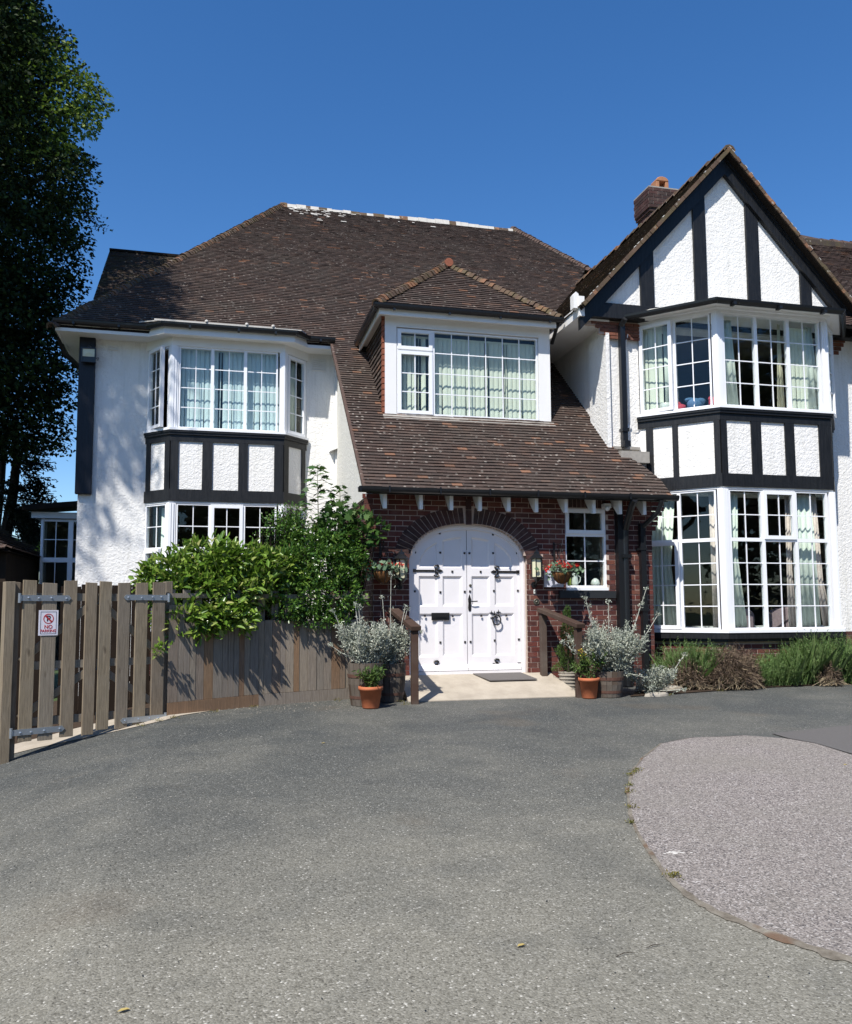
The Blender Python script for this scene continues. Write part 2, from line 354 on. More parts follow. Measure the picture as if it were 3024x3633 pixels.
LF_MAPLE = m_leaf('maple_leaf', [(0, (.03, .085, .015)), (.6, (.055, .125, .025)), (1, (.10, .17, .035))], .35, .5)
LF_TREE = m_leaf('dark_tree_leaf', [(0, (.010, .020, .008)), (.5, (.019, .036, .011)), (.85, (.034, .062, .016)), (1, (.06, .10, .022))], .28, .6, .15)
LF_TREEL = m_leaf('sunlit_tree_leaf', [(0, (.07, .13, .015)), (.6, (.13, .21, .025)), (1, (.24, .31, .05))], .4, .45)  # brighter copy of the tree leaf: sunlight on the upper crown put into colour
LF_PINE = m_leaf('conifer_leaf', [(0, (.010, .017, .008)), (1, (.022, .035, .014))], .1, .6)
LF_SILVER = m_leaf('silver_leaf', [(0, (.24, .27, .21)), (.45, (.36, .39, .32)), (.85, (.48, .50, .42)), (1, (.62, .61, .5))], .15, .8, .15)
LF_HERB = m_leaf('herb_leaf', [(0, (.045, .09, .02)), (.5, (.08, .15, .03)), (1, (.14, .21, .05))], .3, .5)
LF_LAV = m_leaf('lavender_leaf', [(0, (.11, .19, .05)), (.5, (.18, .30, .09)), (1, (.30, .40, .17))], .45, .6)
LF_DEAD = m_leaf('dead_heather', [(0, (.10, .075, .055)), (.5, (.17, .125, .095)), (.85, (.24, .18, .13)), (1, (.42, .34, .22))], .1, .9, .1)
LF_RED = m_leaf('red_petal', [(0, (.55, .015, .012)), (1, (.8, .04, .03))], .3, .6)
LF_YEL = m_leaf('yellow_petal', [(0, (.6, .38, .02)), (1, (.8, .6, .05))], .3, .6)
LF_SILGR = m_leaf('pale_geranium_leaf', [(0, (.10, .18, .09)), (1, (.26, .36, .24))], .3, .6)
LF_WOOD = m_leaf('distant_foliage', [(0, (.02, .04, .012)), (1, (.05, .085, .02))], .2, .7)

# ------------------------------------------------------------------ scattering
LEAF_V = np.array([(0, 0, 0), (.5, .42, .07), (0, 1, -.05), (-.5, .42, .07)]); LEAF_F = [(0, 1, 2), (0, 2, 3)]
LANCE_V = np.array([(0, 0, 0), (.5, .35, .05), (.3, .75, .02), (0, 1, -.14), (-.3, .75, .02), (-.5, .35, .05)]); LANCE_F = [(0, 1, 2, 3), (0, 3, 4, 5)]
_mp = [(0, 0), (.16, .1), (.48, .02), (.36, .22), (.62, .42), (.34, .48), (.36, .74), (.14, .68), (0, 1.05), (-.14, .68), (-.36, .74), (-.34, .48), (-.62, .42), (-.36, .22), (-.48, .02), (-.16, .1)]
MAPLE_V = np.array([(a, b, -.25*abs(a)) for a, b in _mp]); MAPLE_F = [tuple(range(16))]
BLADE_V = np.array([(-.5, 0, 0), (.5, 0, 0), (.32, .55, .06), (0, 1, .22), (-.32, .55, .06)]); BLADE_F = [(0, 1, 2, 3, 4)]
def norm(a): return a/(np.linalg.norm(a, axis=-1, keepdims=True)+1e-9)
def scatter(name, T, TF, pos, axis, nrm, length, width, mat, parent=None, label=None):
    """instances of a leaf template baked into one mesh: axis = leaf direction, nrm = face normal"""
    pos = np.asarray(pos, float); N = len(pos); ax = norm(np.asarray(axis, float)); nr = np.asarray(nrm, float)
    nr = norm(nr-ax*(nr*ax).sum(1, keepdims=True)); sd = np.cross(ax, nr)
    L = np.broadcast_to(length, (N,))[:, None, None]; W_ = np.broadcast_to(width, (N,))[:, None, None]
    P = pos[:, None, :]+T[None, :, 0:1]*W_*sd[:, None, :]+T[None, :, 1:2]*L*ax[:, None, :]+T[None, :, 2:3]*L*nr[:, None, :]
    k = len(T); V = P.reshape(-1, 3); me = bpy.data.meshes.new(name)
    loops = []; starts = []; tot = []
    base = np.arange(N)*k
    per = np.concatenate([np.array(f) for f in TF]); lens = np.array([len(f) for f in TF])
    LI = (base[:, None]+per[None, :]).reshape(-1); LT = np.tile(lens, N); LS = np.concatenate([[0], np.cumsum(LT)[:-1]])
    me.vertices.add(len(V)); me.vertices.foreach_set('co', V.reshape(-1)); me.loops.add(len(LI)); me.loops.foreach_set('vertex_index', LI.astype(np.int32))
    me.polygons.add(len(LT)); me.polygons.foreach_set('loop_start', LS.astype(np.int32)); me.update(calc_edges=True); me.validate()
    return mesh_obj(name, me, mat, parent, False, label)
def rdir(n, up=0.0):
    d = rng.normal(size=(n, 3)); d = norm(d); d[:, 2] += up; return norm(d)
def tips(centers, n, spread, squash=.7):
    c = np.repeat(np.asarray(centers, float), n, axis=0); o = rng.normal(size=c.shape)*spread; o[:, 2] *= squash; return c+o

# ------------------------------------------------------------------ roof tiling
def row_iv(poly, v):
    xs = []
    n = len(poly)
    for i in range(n):
        (x0, v0), (x1, v1) = poly[i], poly[(i+1) % n]
        if (v0 <= v) != (v1 <= v): xs.append(x0+(v-v0)*(x1-x0)/(v1-v0))
    xs.sort(); return [(xs[i], xs[i+1]) for i in range(0, len(xs)-1, 2)]
def sub_iv(A, B):
    for b0, b1 in B:
        o = []
        for a0, a1 in A:
            if b1 <= a0 or b0 >= a1: o.append((a0, a1)); continue
            if a0 < b0: o.append((a0, b0))
            if b1 < a1: o.append((b1, a1))
        A = o
    return A
def tile_plane(name, O, u, s, poly, parent, mat, holes=(), gauge=.094, tw=.172, sag=.004, label=None, thick=.019, lift=.026):
    """O origin, u along the eaves, s up the slope; poly in (u,s) metres: every tile a thin wedge"""
    O, u, s = [np.array(k, float) for k in (O, u, s)]; n = np.cross(u, s); n /= np.linalg.norm(n)
    V = []; F = []
    v0 = min(p[1] for p in poly); v1 = max(p[1] for p in poly); r = 0; v = v0
    while v < v1-.02:
        iv = row_iv(poly, v+gauge*.5)
        for h in holes: iv = sub_iv(iv, row_iv(h, v+gauge*.5))
        off = (r % 2)*tw/2+random.uniform(-.008, .008)
        for a, b in iv:
            k = math.floor((a-off)/tw)
            while k*tw+off < b:
                x0 = max(a, k*tw+off); x1 = min(b, (k+1)*tw+off-.003); k += 1
                if x1-x0 < .015: continue
                dz = random.gauss(0, .0018); dv = random.gauss(0, .0022); sg = sag*(math.sin(x0*1.1+v*.7)+.6*math.sin(v*1.9-x0*.5)+.4*math.sin(x0*3.1))*.6
                tl = random.gauss(0, .0014)
                B = len(V); va, vb = v+dv, v+gauge+.012
                for (x, vv, hh) in ((x0, va, lift+dz+sg-tl), (x1, va, lift+dz+sg+tl), (x1, vb, .004+sg), (x0, vb, .004+sg), (x0, va, lift-thick+dz+sg-tl), (x1, va, lift-thick+dz+sg+tl), (x1, vb, -.01+sg), (x0, vb, -.01+sg)):
                    V.append(tuple(O+u*x+s*vv+n*hh))
                F += [(B, B+1, B+2, B+3), (B+4, B+5, B+1, B), (B+5, B+6, B+2, B+1), (B+7, B+4, B, B+3)]
        v += gauge; r += 1
    me = bpy.data.meshes.new(name); me.from_pydata(V, [], F); me.update(); return mesh_obj(name, me, mat, parent, False, label)
def deck(mb, O, u, s, poly, holes=(), t=.05, top=-.012):
    O, u, s = [np.array(k, float) for k in (O, u, s)]; n = np.cross(u, s); n /= np.linalg.norm(n)
    vs = sorted(set([round(p[1], 4) for p in poly]+[round(p[1], 4) for h in holes for p in h]))
    for a, b in zip(vs[:-1], vs[1:]):
        if b-a < 1e-3: continue
        I0 = row_iv(poly, a+1e-4); I1 = row_iv(poly, b-1e-4)
        for h in holes: I0 = sub_iv(I0, row_iv(h, a+1e-4)); I1 = sub_iv(I1, row_iv(h, b-1e-4))
        for (p, q), (p2, q2) in zip(I0, I1):
            mb.prism([O+u*p+s*a+n*top, O+u*q+s*a+n*top, O+u*q2+s*b+n*top, O+u*p2+s*b+n*top], -n*t)
def bonnets(name, P, Q, parent, mat, step=.1, w=.13, h=.07, label=None):
    P, Q = np.array(P, float), np.array(Q, float); L = np.linalg.norm(Q-P); d = (Q-P)/L; side = np.cross(d, (0, 0, 1)); side /= np.linalg.norm(side); up = np.cross(side, d)
    if up[2] < 0: up = -up
    mb = MB(); k = 0
    while k*step < L:
        c = P+d*(k*step)+up*random.gauss(0, .006)+side*random.gauss(0, .006); ww = w*random.uniform(.88, 1.1); hh = h*random.uniform(.9, 1.15)
        prof0 = [(-ww, -.05), (-ww*.62, hh*.55), (0, hh), (ww*.62, hh*.55), (ww, -.05)]; e = d*(step*1.25)
        A = [c+side*a+up*(b+.012) for a, b in prof0]; B = [c+e+side*a*.85+up*(b-.012) for a, b in prof0]
        C = [c+side*a*.8+up*(b-.02) for a, b in prof0]
        n0 = len(mb.v); mb.add(A+B+C, [(i, i+1, 6+i, 5+i) for i in range(4)]+[(i+1, i, 10+i, 11+i) for i in range(4)])
        k += 1
    return mb.build(name, mat, parent, label=label)
def halfpipe(mb, pts, r=.058, n=7):
    pts = [np.array(p, float) for p in pts]
    for P, Q in zip(pts[:-1], pts[1:]):
        d = Q-P; d /= np.linalg.norm(d); sd = np.cross(d, (0, 0, 1)); sd /= np.linalg.norm(sd); up = np.array([0, 0, 1.])
        o = [sd*math.cos(math.pi*k/n)*r-up*math.sin(math.pi*k/n)*r*1.5 for k in range(n+1)]; i = [q*.88+up*0 for q in o[::-1]]
        ring = o+i; m = len(ring); e = d*.03
        mb.add([P-e+q for q in ring]+[Q+e+q for q in ring], [(k, (k+1) % m, m+(k+1) % m, m+k) for k in range(m)]+[tuple(range(m))[::-1], tuple(range(m, 2*m))])
    return mb

# ================================================================== SETTING
def grid_ground():
    ys = [-400, -60, -12, 0, 5, 10, 15, 20, 60, 900]; mb = MB()
    for a, b in zip(ys[:-1], ys[1:]):
        for p, q in ((-700, -5.6), (-5.6, -.6), (-.6, 700)): mb.quad((p, a, gz2(p, a)-.03), (q, a, gz2(q, a)-.03), (q, b, gz2(q, b)-.03), (p, b, gz2(p, b)-.03))
    tag(mb.build('ground', EARTH), kind='structure')
grid_ground()
def plan_sheet(name, pts, lift, mat, kind='structure', thick=None):
    mb = MB(); P = [(p[0], p[1], gz2(p[0], p[1])+lift) for p in pts]
    mb.add(P, [tuple(range(len(P)))]) if thick is None else mb.prism([(a, b, c-thick) for a, b, c in P], (0, 0, thick))
    return tag(mb.build(name, mat), kind=kind)
def ellipse_edge():
    px = [(2640, 2611), (2588, 2614), (2450, 2619), (2346, 2640), (2285, 2688), (2250, 2730), (2228, 2800), (2232, 2860), (2241, 2906), (2272, 2975), (2328, 3054), (2380, 3124), (2463, 3190), (2546, 3237), (2720, 3307), (2895, 3368), (3024, 3403)]
    return [gp(x, y) for x, y in px]
mb = MB(); ysd = [-12, 0, 3, 6, 9, 12, 14]
for a, b in zip(ysd[:-1], ysd[1:]):
    for p, q in ((-14, -5.6), (-5.6, -.6), (-.6, 24)): mb.quad((p, a, gz2(p, a)), (q, a, gz2(q, a)), (q, b, gz2(q, b)), (p, b, gz2(p, b)))
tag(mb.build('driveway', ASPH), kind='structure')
isl = ellipse_edge()
isl_pts = [tuple(p) for p in isl]
isl_poly = isl_pts+[(6.0, 2.0, 0), (12, 4, 0), (12, 7.5, 0), tuple(gp(3024, 2680)), tuple(gp(2895, 2640)), tuple(gp(2790, 2622))]
# keep the ground lines in order: the near side runs out of frame, then back along the far side
plan_sheet('turning_island', isl_poly, .006, ISL)
plan_sheet('tarmac_patch', [gp(2740, 2605), gp(3024, 2575), (14, 9.0, 0), (14, 7.9, 0), gp(3024, 2678), gp(2895, 2640), gp(2800, 2623)], .010, TARPATCH)
def m_dust():
    q = NT('gritty_joint'); n = q.noise(9, 5, .7); g = q.noise(90, 3); c = q.ramp(n, [(.3, (.10, .085, .065)), (.5, (.17, .15, .12)), (.7, (.24, .22, .18))]); c = q.mix(q.ramp(q.noise(3, 4), [(.55, 0.), (.65, .8)]), c, (.13, .075, .045)); q.col(c).rough(.95, .1); q.bump(g, .6, .006); return q.m
DUST = m_dust()
def joint_strip():
    P0_ = [np.array(p[:2]) for p in isl_pts]; P0_.append(P0_[-1]+(P0_[-1]-P0_[-2])*1.2); P = []; out = []; inn = []
    for a, b in zip(P0_[:-1], P0_[1:]): P += [a+(b-a)*k/6 for k in range(6)]
    for i in range(len(P)):
        t = P[min(i+1, len(P)-1)]-P[max(i-1, 0)]; t /= np.linalg.norm(t); n = np.array([-t[1], t[0]]); c = np.mean(P, 0); n = n if n@(P[i]-c) > 0 else -n
        w = .006+.016*random.random() if i < 54 else .012+.0011*(i-54)*random.uniform(.5, 1.5); out.append(P[i]+n*w); inn.append(P[i]-n*.004-n*.012*random.random())
    mb = MB()
    for i in range(len(P)-1): mb.quad(*[(q[0], q[1], gz(q[1])+(.004 if q is out[i] or q is out[i+1] else .009)) for q in (out[i], out[i+1], inn[i+1], inn[i])])
    tag(mb.build('gritty_joint', DUST), kind='structure')
joint_strip()
# pale concrete strip along the gate and the fence
plan_sheet('concrete_edge', [gp(0, 2688), gp(130, 2655), gp(300, 2620), gp(470, 2583), (-.6, gp(590, 2556)[1], 0), (-.6, 12.3, 0), (-1.6, 12.2, 0), (-3.6, 11.6, 0), (-3.2, 9.9, 0)], .007, CONC)
plan_sheet('concrete_edge', [(-.6, gp(590, 2556)[1], 0), gp(640, 2540), gp(900, 2500), gp(1250, 2475), (1.9, 12.9, 0), (.5, 12.5, 0), (-.6, 12.3, 0)], .007, CONC)
plan_sheet('yard', [(-5.6, 10.9, 0), (-3.5, 11.5, 0), (-.6, 12.2, 0), (-.6, 17, 0), (-5.6, 17, 0)], .003, SOIL)  # dark soil on both yard sheets stands in for shade behind the gate
plan_sheet('yard', [(-.6, 12.2, 0), (2.2, 12.9, 0), (2.2, 16.9, 0), (-.6, 17, 0)], .003, SOIL)
# ramped landing in front of the doors
mb = MB(); A0 = gp(1450, 2492); B0 = gp(2068, 2472)
top = [(A0[0], A0[1], gz(A0[1])+.012), (B0[0], B0[1], gz(B0[1])+.012), (5.25, 13.0, -.995), (2.75, 13.0, -.995)]
mb.prism([(a, b, c) for a, b, c in top], (0, 0, -.35))
mb.box(2.94, 4.86, 13.0, 13.3, -1.3, -.997)
tag(mb.build('entrance_ramp', CONC), kind='structure')
bed = [gp(2235, 2474), gp(2420, 2462), gp(2560, 2452), gp(2750, 2440), gp(3024, 2428), (13, 12.3, 0), (13, 13.7, 0), (7.0, 13.7, 0), (6.9, 12.9, 0)]
plan_sheet('flower_bed', bed, .014, SOIL)

# ================================================================== THE HOUSE
HOUSE = empty('detached_house', (4.4, 13.0, -1.27), 'rambling white rendered house with black timbering, brown tiled roofs and a red brick entrance', 'house')
def roofz(Y): return 1.93+.88*(Y-12.64)
def wall_cells(name, X0, X1, z0, z1, Y, thick, mat, ops=(), arch=None, parent=HOUSE):
    """front-facing wall with real openings. ops: (xa,xb,za,zb); arch: (xa,xb,fn) opening from the ground"""
    mb = MB(); xs = sorted(set([X0, X1]+[k for o in ops for k in o[:2]]+([arch[0], arch[1]]+list(np.linspace(arch[0], arch[1], 41)) if arch else [])))
    for a, b in zip(xs[:-1], xs[1:]):
        if b-a < 1e-5: continue
        m = (a+b)/2; lo = z0; segs = []
        if arch and arch[0] < m < arch[1]: lo = arch[2](m)
        cut = sorted([(o[2], o[3]) for o in ops if o[0] < m < o[1]])
        for c0, c1 in cut: segs.append((lo, c0)); lo = c1
        segs.append((lo, z1))
        for s0, s1 in segs:
            if s1-s0 > 1e-4: mb.box(a, b, Y, Y+thick, s0, s1)
    return mb.build(name, mat, parent)
# left wing
wall_cells('wall', -2.62, 2.33, -1.9, 5.46, 17.0, .3, STUCCO, [(-1.33, 1.62, -.3, 2.12), (-1.33, 1.62, 3.42, 5.2)])
MB().box(-2.62, -2.34, 17.3, 26, -1.9, 5.4).box(-2.3, 2.3, 25.7, 26, -1.4, 5.4).build('wall', STUCCO, HOUSE)
# side wall of the entrance block (white above, brick below)
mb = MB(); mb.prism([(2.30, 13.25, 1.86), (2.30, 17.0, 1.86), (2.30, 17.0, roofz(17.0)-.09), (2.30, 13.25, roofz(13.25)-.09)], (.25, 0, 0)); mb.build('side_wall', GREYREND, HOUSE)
mb = MB(); mb.box(2.27, 2.33, 16.95, 17.0, -1.2, 5.0); mb.build('corner_bead', WPAINT, HOUSE)
mb = MB(); mb.box(2.34, 2.6, 13.25, 17, -1.4, 1.86); mb.build('side_wall', MORTAR, HOUSE)
# wing
wall_cells('wall', 6.79, 16.5, -.43, 5.3, 13.76, .3, STUCCO, [(7.4, 11.42, -.3, 2.12), (7.4, 11.42, 3.42, 5.2)])
mb = MB(); mb.prism([(6.79, 14.06, -1.4), (6.79, 21.5, -1.4), (6.79, 21.5, 5.5), (6.79, 14.06, 5.5)], (.28, 0, 0)); mb.box(16.2, 16.5, 14.06, 26, -1.4, 5.3); mb.box(2.3, 16.5, 26, 26.3, -1.4, 5.3); mb.build('side_wall', STUCCO, HOUSE)
MB().box(6.72, 6.79, 13.68, 14.4, -.5, 5.0).build('corner_bead', STUCCO, HOUSE)
# entrance block wall with the arched opening
DX0, DX1, DS, DR = 2.915, 4.885, .74, .66; DCX = (DX0+DX1)/2; DH = (DX1-DX0)/2
def archz(x, off=0): t = (x-DCX)/(DH+off); return DS+(DR+off)*max(0, 1-abs(t)**2.25)**.5 if abs(t) < 1 else DS
WX0, WX1, WZ0, WZ1 = 5.565, 6.305, .33, 1.70
wall_cells('entrance_wall', 2.34, 7.14, -1.4, 1.86, 13.0, .25, MORTAR, [(WX0, WX1, WZ0, WZ1)], (DX0, DX1, archz))
def bricks(name, u0, u1, z0, z1, fr, mat, holes=(), holef=None, course=.0838, bl=.235, proud=.006, ends=None, label=None):
    mb = MB(); z = z0; r = 0
    while z < z1-.02:
        h = course-.012; iv = [(u0(z) if callable(u0) else u0, u1(z) if callable(u1) else u1)]
        for (a, b, c, d) in holes:
            if c-.02 < z+h*.5 < d+.0: iv = sub_iv(iv, [(a, b)])
        if holef: iv = sub_iv(iv, holef(z+h*.5))
        off = (r % 2)*bl/2
        for a, b in iv:
            k = math.floor((a-off)/bl)
            while k*bl+off < b:
                x0 = max(a, k*bl+off); x1 = min(b, (k+1)*bl+off-.011); k += 1
                if x1-x0 < .03: continue
                j = random.gauss(0, .0012)
                mb.box(x0, x1, -.02, proud+j, z+random.gauss(0, .0012), z+h, fr)
        z += course; r += 1
    return mb.build(name, mat, HOUSE, label=label)
def arch_hole(z):
    if z < DS: return [(DX0, DX1)]
    o = .262
    t = (z-DS)/(DR+o)
    if t >= 1: return []
    w = (DH+o)*(1-t*t)**(1/2.25); return [(DCX-w, DCX+w)]
def keyhole(z): return arch_hole(z)
LEFTSTEP = lambda z: 2.34-max(0, math.floor((z-1.18)/.0838+1e-6))*.024
RIGHTSTEP = lambda z: 7.14+max(0, min(6, math.floor((z-1.18)/.0838+1e-6)))*.042
bricks('brickwork', LEFTSTEP, RIGHTSTEP, -1.33, 1.84, wallfr(0, 13.0), BRICK, [(WX0, WX1, WZ0-.02, WZ1), (WX0, WX1, WZ1, 1.9)], keyhole)
bricks('brickwork', -17, -13.02, -1.33, 1.84, Fr((2.34, 0, 0), (0, -1, 0), (-1, 0, 0)), BRICK)
bricks('brickwork', 13.0, 14, -1.33, 1.2, Fr((7.14, 0, 0), (0, 1, 0), (1, 0, 0)), BRICK)
MB().box(7.10, 7.142, 13.01, 13.9, -1.4, 1.86).build('side_wall', MORTAR, HOUSE)
mb = MB()   # soldier course above the small window
k = 0
while WX0+.075*k < WX1: mb.box(WX0+.075*k, min(WX1+.05, WX0+.075*k+.065), -.02, .007, WZ1+.01, 1.85, wallfr(0, 13.0)); k += 1
mb.build('brick_lintel', BRICKD, HOUSE)
def voussoirs():
    ts = np.linspace(-math.pi/2*.985, math.pi/2*.985, 400)
    def P(t, off): s = math.sin(t); c = abs(math.cos(t))**(2/2.25); s = math.copysign(abs(s)**(2/2.25), s); return np.array([DCX+(DH+off)*s, DS+(DR+off)*c])
    pi = np.array([P(t, .13) for t in ts]); L = np.concatenate([[0], np.cumsum(np.linalg.norm(np.diff(pi, axis=0), axis=1))]); n = int(L[-1]/.082); half = [MB(), MB()]
    tt = np.interp(np.linspace(0, L[-1], n+1), L, ts)
    for a, b in zip(tt[:-1], tt[1:]):
        if abs((a+b)/2) < .035: continue
        mb = half[0 if a+b < 0 else 1]; e = (b-a)*.07; q = [P(a+e, .004), P(b-e, .004), P(b-e, .255), P(a+e, .255)]
        mb.prism([(x, 13.0-.010+random.gauss(0, .001), z) for x, z in q], (0, .05, 0))
    for h_ in half: h_.build('brick_arch', BRICKD, HOUSE)
voussoirs()
mb = MB(); mb.box(DCX-.045, DCX+.045, 0, .03, 1.385, 1.62, wallfr(0, 13.0)).box(DCX-.045, DCX+.045, 0, .022, 1.632, 1.80, wallfr(0, 13.0)); mb.build('keystone', BRICKD, HOUSE)
bricks('brickwork', 11.2, lambda z: 11.7+math.floor((z-4.90)/.0838+.01)*.06, 4.95, 5.24, wallfr(0, 13.76), BRICKO, proud=.02)
bricks('brickwork', lambda z: 6.79-math.floor((z-4.86)/.06+.01)*.085, 7.42, 4.90, 5.22, wallfr(0, 13.70), BRICKO, course=.063, bl=.235, proud=.02)
MB().box(6.35, 7.42, 13.70, 13.76, 5.13, 5.24).box(6.6, 7.42, 13.70, 13.76, 4.98, 5.13).build('corbel_backing', MORTAR, HOUSE)
bricks('brickwork', 6.8, 16.5, -1.33, -.45, wallfr(0, 13.76), BRICK); MB().box(6.8, 16.5, 13.762, 14.0, -1.4, -.432).build('plinth', MORTAR, HOUSE)

# ------------------------------------------------------------------ windows
def bars(mb, fr, x0, x1, z0, z1, nx, nz, v=-.030, t=.0085):
    zs = [z0+(z1-z0)*k/nz for k in range(1, nz)]; xs = [x0+(x1-x0)*k/nx for k in range(1, nx)]
    for z in zs: mb.box(x0, x1, v-.002, v+.013, z-t, z+t, fr)
    ed = [z0]+zs+[z1]
    for x in xs:
        for a, b in zip(ed[:-1], ed[1:]): mb.box(x-t, x+t, v-.002, v+.012, a+(t if a != z0 else 0), b-(t if b != z1 else 0), fr)
def ring(mb, fr, x0, x1, z0, z1, w, v0, v1):
    mb.box(x0, x0+w, v0, v1, z0, z1, fr); mb.box(x1-w, x1, v0, v1, z0, z1, fr)
    mb.box(x0+w, x1-w, v0, v1, z0, z0+w, fr); mb.box(x0+w, x1-w, v0, v1, z1-w, z1, fr)
def window(fr, W, H, lights, name='window', border=(.0, .0, .0, .0), parent=HOUSE, rail=.031, label=None):
    """lights: dict(x0,x1,z0,z1,nx,nz,k='f'|'s'|'o', hinge, ang)"""
    f = MB(); g = MB(); b = MB(); cas = []
    for L in lights:
        x0, x1, z0, z1 = L['r']; ring(f, fr, x0, x1, z0, z1, rail, -.07, 0)
        a0, a1, c0, c1 = x0+rail, x1-rail, z0+rail, z1-rail; k = L.get('k', 'f')
        if k == 'f':
            g.box(a0-.004, a1+.004, -.044, -.038, c0-.004, c1+.004, fr); bars(b, fr, a0, a1, c0, c1, L['nx'], L['nz'], -.036)
        else:
            if k == 's': sf = fr; s0, s1 = a0-.018, a1+.018; vo = .0
            else:
                left = L.get('hinge', 'l') == 'l'; hx = a0-.018 if left else a1+.018
                sf = fr.at(hx, .002, 0).rot(L['ang'] if left else -L['ang']); wd = a1-a0+.036
                s0, s1 = (0, wd) if left else (-wd, 0); vo = .0
            cm = MB(); ring(cm, sf, s0, s1, c0-.018, c1+.018, .062, -.045, .024); i0, i1, j0, j1 = s0+.062, s1-.062, c0+.044, c1-.044
            gg = MB(); gg.box(i0-.004, i1+.004, -.022, -.016, j0-.004, j1+.004, sf); bb = MB(); bars(bb, sf, i0, i1, j0, j1, L['nx'], L['nz'], -.014)
            cas.append((cm, gg, bb))
    l, r, bt, tp = border
    if l: f.box(-l, 0, -.07, .004, 0, H, fr)
    if r: f.box(W, W+r, -.07, .004, 0, H, fr)
    if bt: f.box(-l, W+r, -.07, .006, -bt, 0, fr)
    if tp: f.box(-l, W+r, -.07, .006, H, H+tp, fr)
    w = f.build(name, PVC, parent, label=label)
    for cm, gg, bb in cas:
        cm.build('casement', PVC, w); gg.build('pane', GLASS, w); bb.build('glazing_bar', PVC, w)
    if g.v: g.build('pane', GLASS, w)
    if b.v: b.build('glazing_bar', PVC, w)
    return w
def split(n, W, z0, z1, **k): return [dict(r=(W*i/n, W*(i+1)/n, z0, z1), **k) for i in range(n)]
def facet(P, Q, z):
    P = np.array([*P[:2], z]); Q = np.array([*Q[:2], z]); u = (Q-P); W = np.linalg.norm(u); u /= W; return Fr(P, u, (u[1], -u[0], 0)), W
def part(mb, name, mat, label=None, smooth=False, bevel=0): return mb.build(name, mat, HOUSE, smooth, label, bevel)

def bay(pts, up, lo, zb, studs, roof_in):
    """pts: plan polyline of the bay; up/lo: (z0,z1) of upper and lower windows"""
    cp = .075   # half corner post
    for (z0, z1) in (up, lo):
        for i in (1, 2):
            m = MB(); a = pts[i]; P = np.array(a[:2]); t0 = P-np.array(pts[i-1][:2]); t0 /= np.linalg.norm(t0); t1 = np.array(pts[i+1][:2])-P; t1 /= np.linalg.norm(t1)
            seg = [P-t0*cp*1.1, P, P+t1*cp*1.5]; band(m, seg, -.09, .012, z0, z1)
            seg = [P-t0*cp*.7, P, P+t1*cp*1.05]; band(m, seg, .0121, .03, z0, z1); seg = [P-t0*cp*.25, P, P+t1*cp*.45]; band(m, seg, .0301, .042, z0, z1)
            part(m, 'corner_post', PVC)
    # sills, rails and spandrel
    zs0, zs1 = lo[1]+.05, up[0]-.02
    m = MB(); band(m, pts, -.30, 0, zs0, zs1); part(m, 'bay_panel', STUCCO)
    m = MB(); band(m, pts, -.12, .085, up[0]-.045, up[0]); part(m, 'window_sill', PVC)
    m = MB(); band(m, pts, -.12, .075, up[0]-.085, up[0]-.046); band(m, pts, -.12, .058, up[0]-.13, up[0]-.085); part(m, 'timber_moulding', TIMBER)
    m = MB(); band(m, pts, -.1, .030, zs1-.23, up[0]-.13); part(m, 'timber_rail', TIMBER)
    m = MB(); band(m, pts, -.1, .034, lo[1]+.04, lo[1]+.265); part(m, 'timber_beam', TIMBER)
    m = MB(); band(m, pts, -.1, .012, lo[1], lo[1]+.04); part(m, 'window_head', WPAINT)
    for i, lst in enumerate(studs):
        fr, W = facet(pts[i], pts[i+1], 0)
        for a, b in lst: m = MB(); m.box(W*a, W*b, -.05, .028, lo[1]+.265, zs1-.23, fr); part(m, 'timber_stud', TIMBER)
    m = MB(); band(m, pts, -.12, .10, lo[0]-.05, lo[0]-.0); part(m, 'window_sill', PVC)
    m = MB(); band(m, pts, -.12, .085, lo[0]-.15, lo[0]-.051); band(m, pts, -.12, .045, lo[0]-.20, lo[0]-.15); part(m, 'timber_moulding', TIMBER)
    m = MB(); band(m, pts, -.2, -.03, -1.4, lo[0]-.20); part(m, 'bay_base', MORTAR)
    for i in range(3):
        fr, W = facet(pts[i], pts[i+1], 0); bricks('brickwork', 0.01, W-.01, -1.33, lo[0]-.22, fr.at(0, -.03, 0), BRICK)
    # floors inside the bay so that the rooms are closed
    back = roof_in; inner = [tuple(p) for p in offset_poly(pts, -.28)]
    m = MB(); m.slab(inner+[(pts[3][0], back), (pts[0][0], back)], lo[1]+.10, up[0]-.05); m.slab(inner+[(pts[3][0], back), (pts[0][0], back)], -1.35, lo[0]-.06); part(m, 'bay_floor', FLOORM)

# ---- left bay
LB = [(-1.40, 17.0), (-.92, 16.52), (1.19, 16.52), (1.67, 17.0)]
bay(LB, (3.50, 5.10), (-.30, 2.06), 0, [[(.04, .20), (.80, 1.0)], [(.0, .068), (.275, .365), (.595, .680), (.917, 1.0)], [(.0, .2), (.80, .95)]], 17.35)
fr, W = facet(LB[1], LB[2], 3.50); window(fr.at(.12, 0, 0), W-.24, 1.6, split(3, W-.24, 0, 1.6, nx=2, nz=4))
fr, W = facet(LB[0], LB[1], 3.50); window(fr.at(.02, 0, 0), W-.1, 1.6, [dict(r=(0, W-.11, 0, 1.6), nx=2, nz=4, k='o', ang=.26)], label='left casement of the bay standing open')
fr, W = facet(LB[2], LB[3], 3.50); window(fr.at(.09, 0, 0), W-.1, 1.6, [dict(r=(0, W-.11, 0, 1.6), nx=2, nz=4, k='s')])
fr, W = facet(LB[1], LB[2], -.30); wl = W-.24; t3 = wl/3
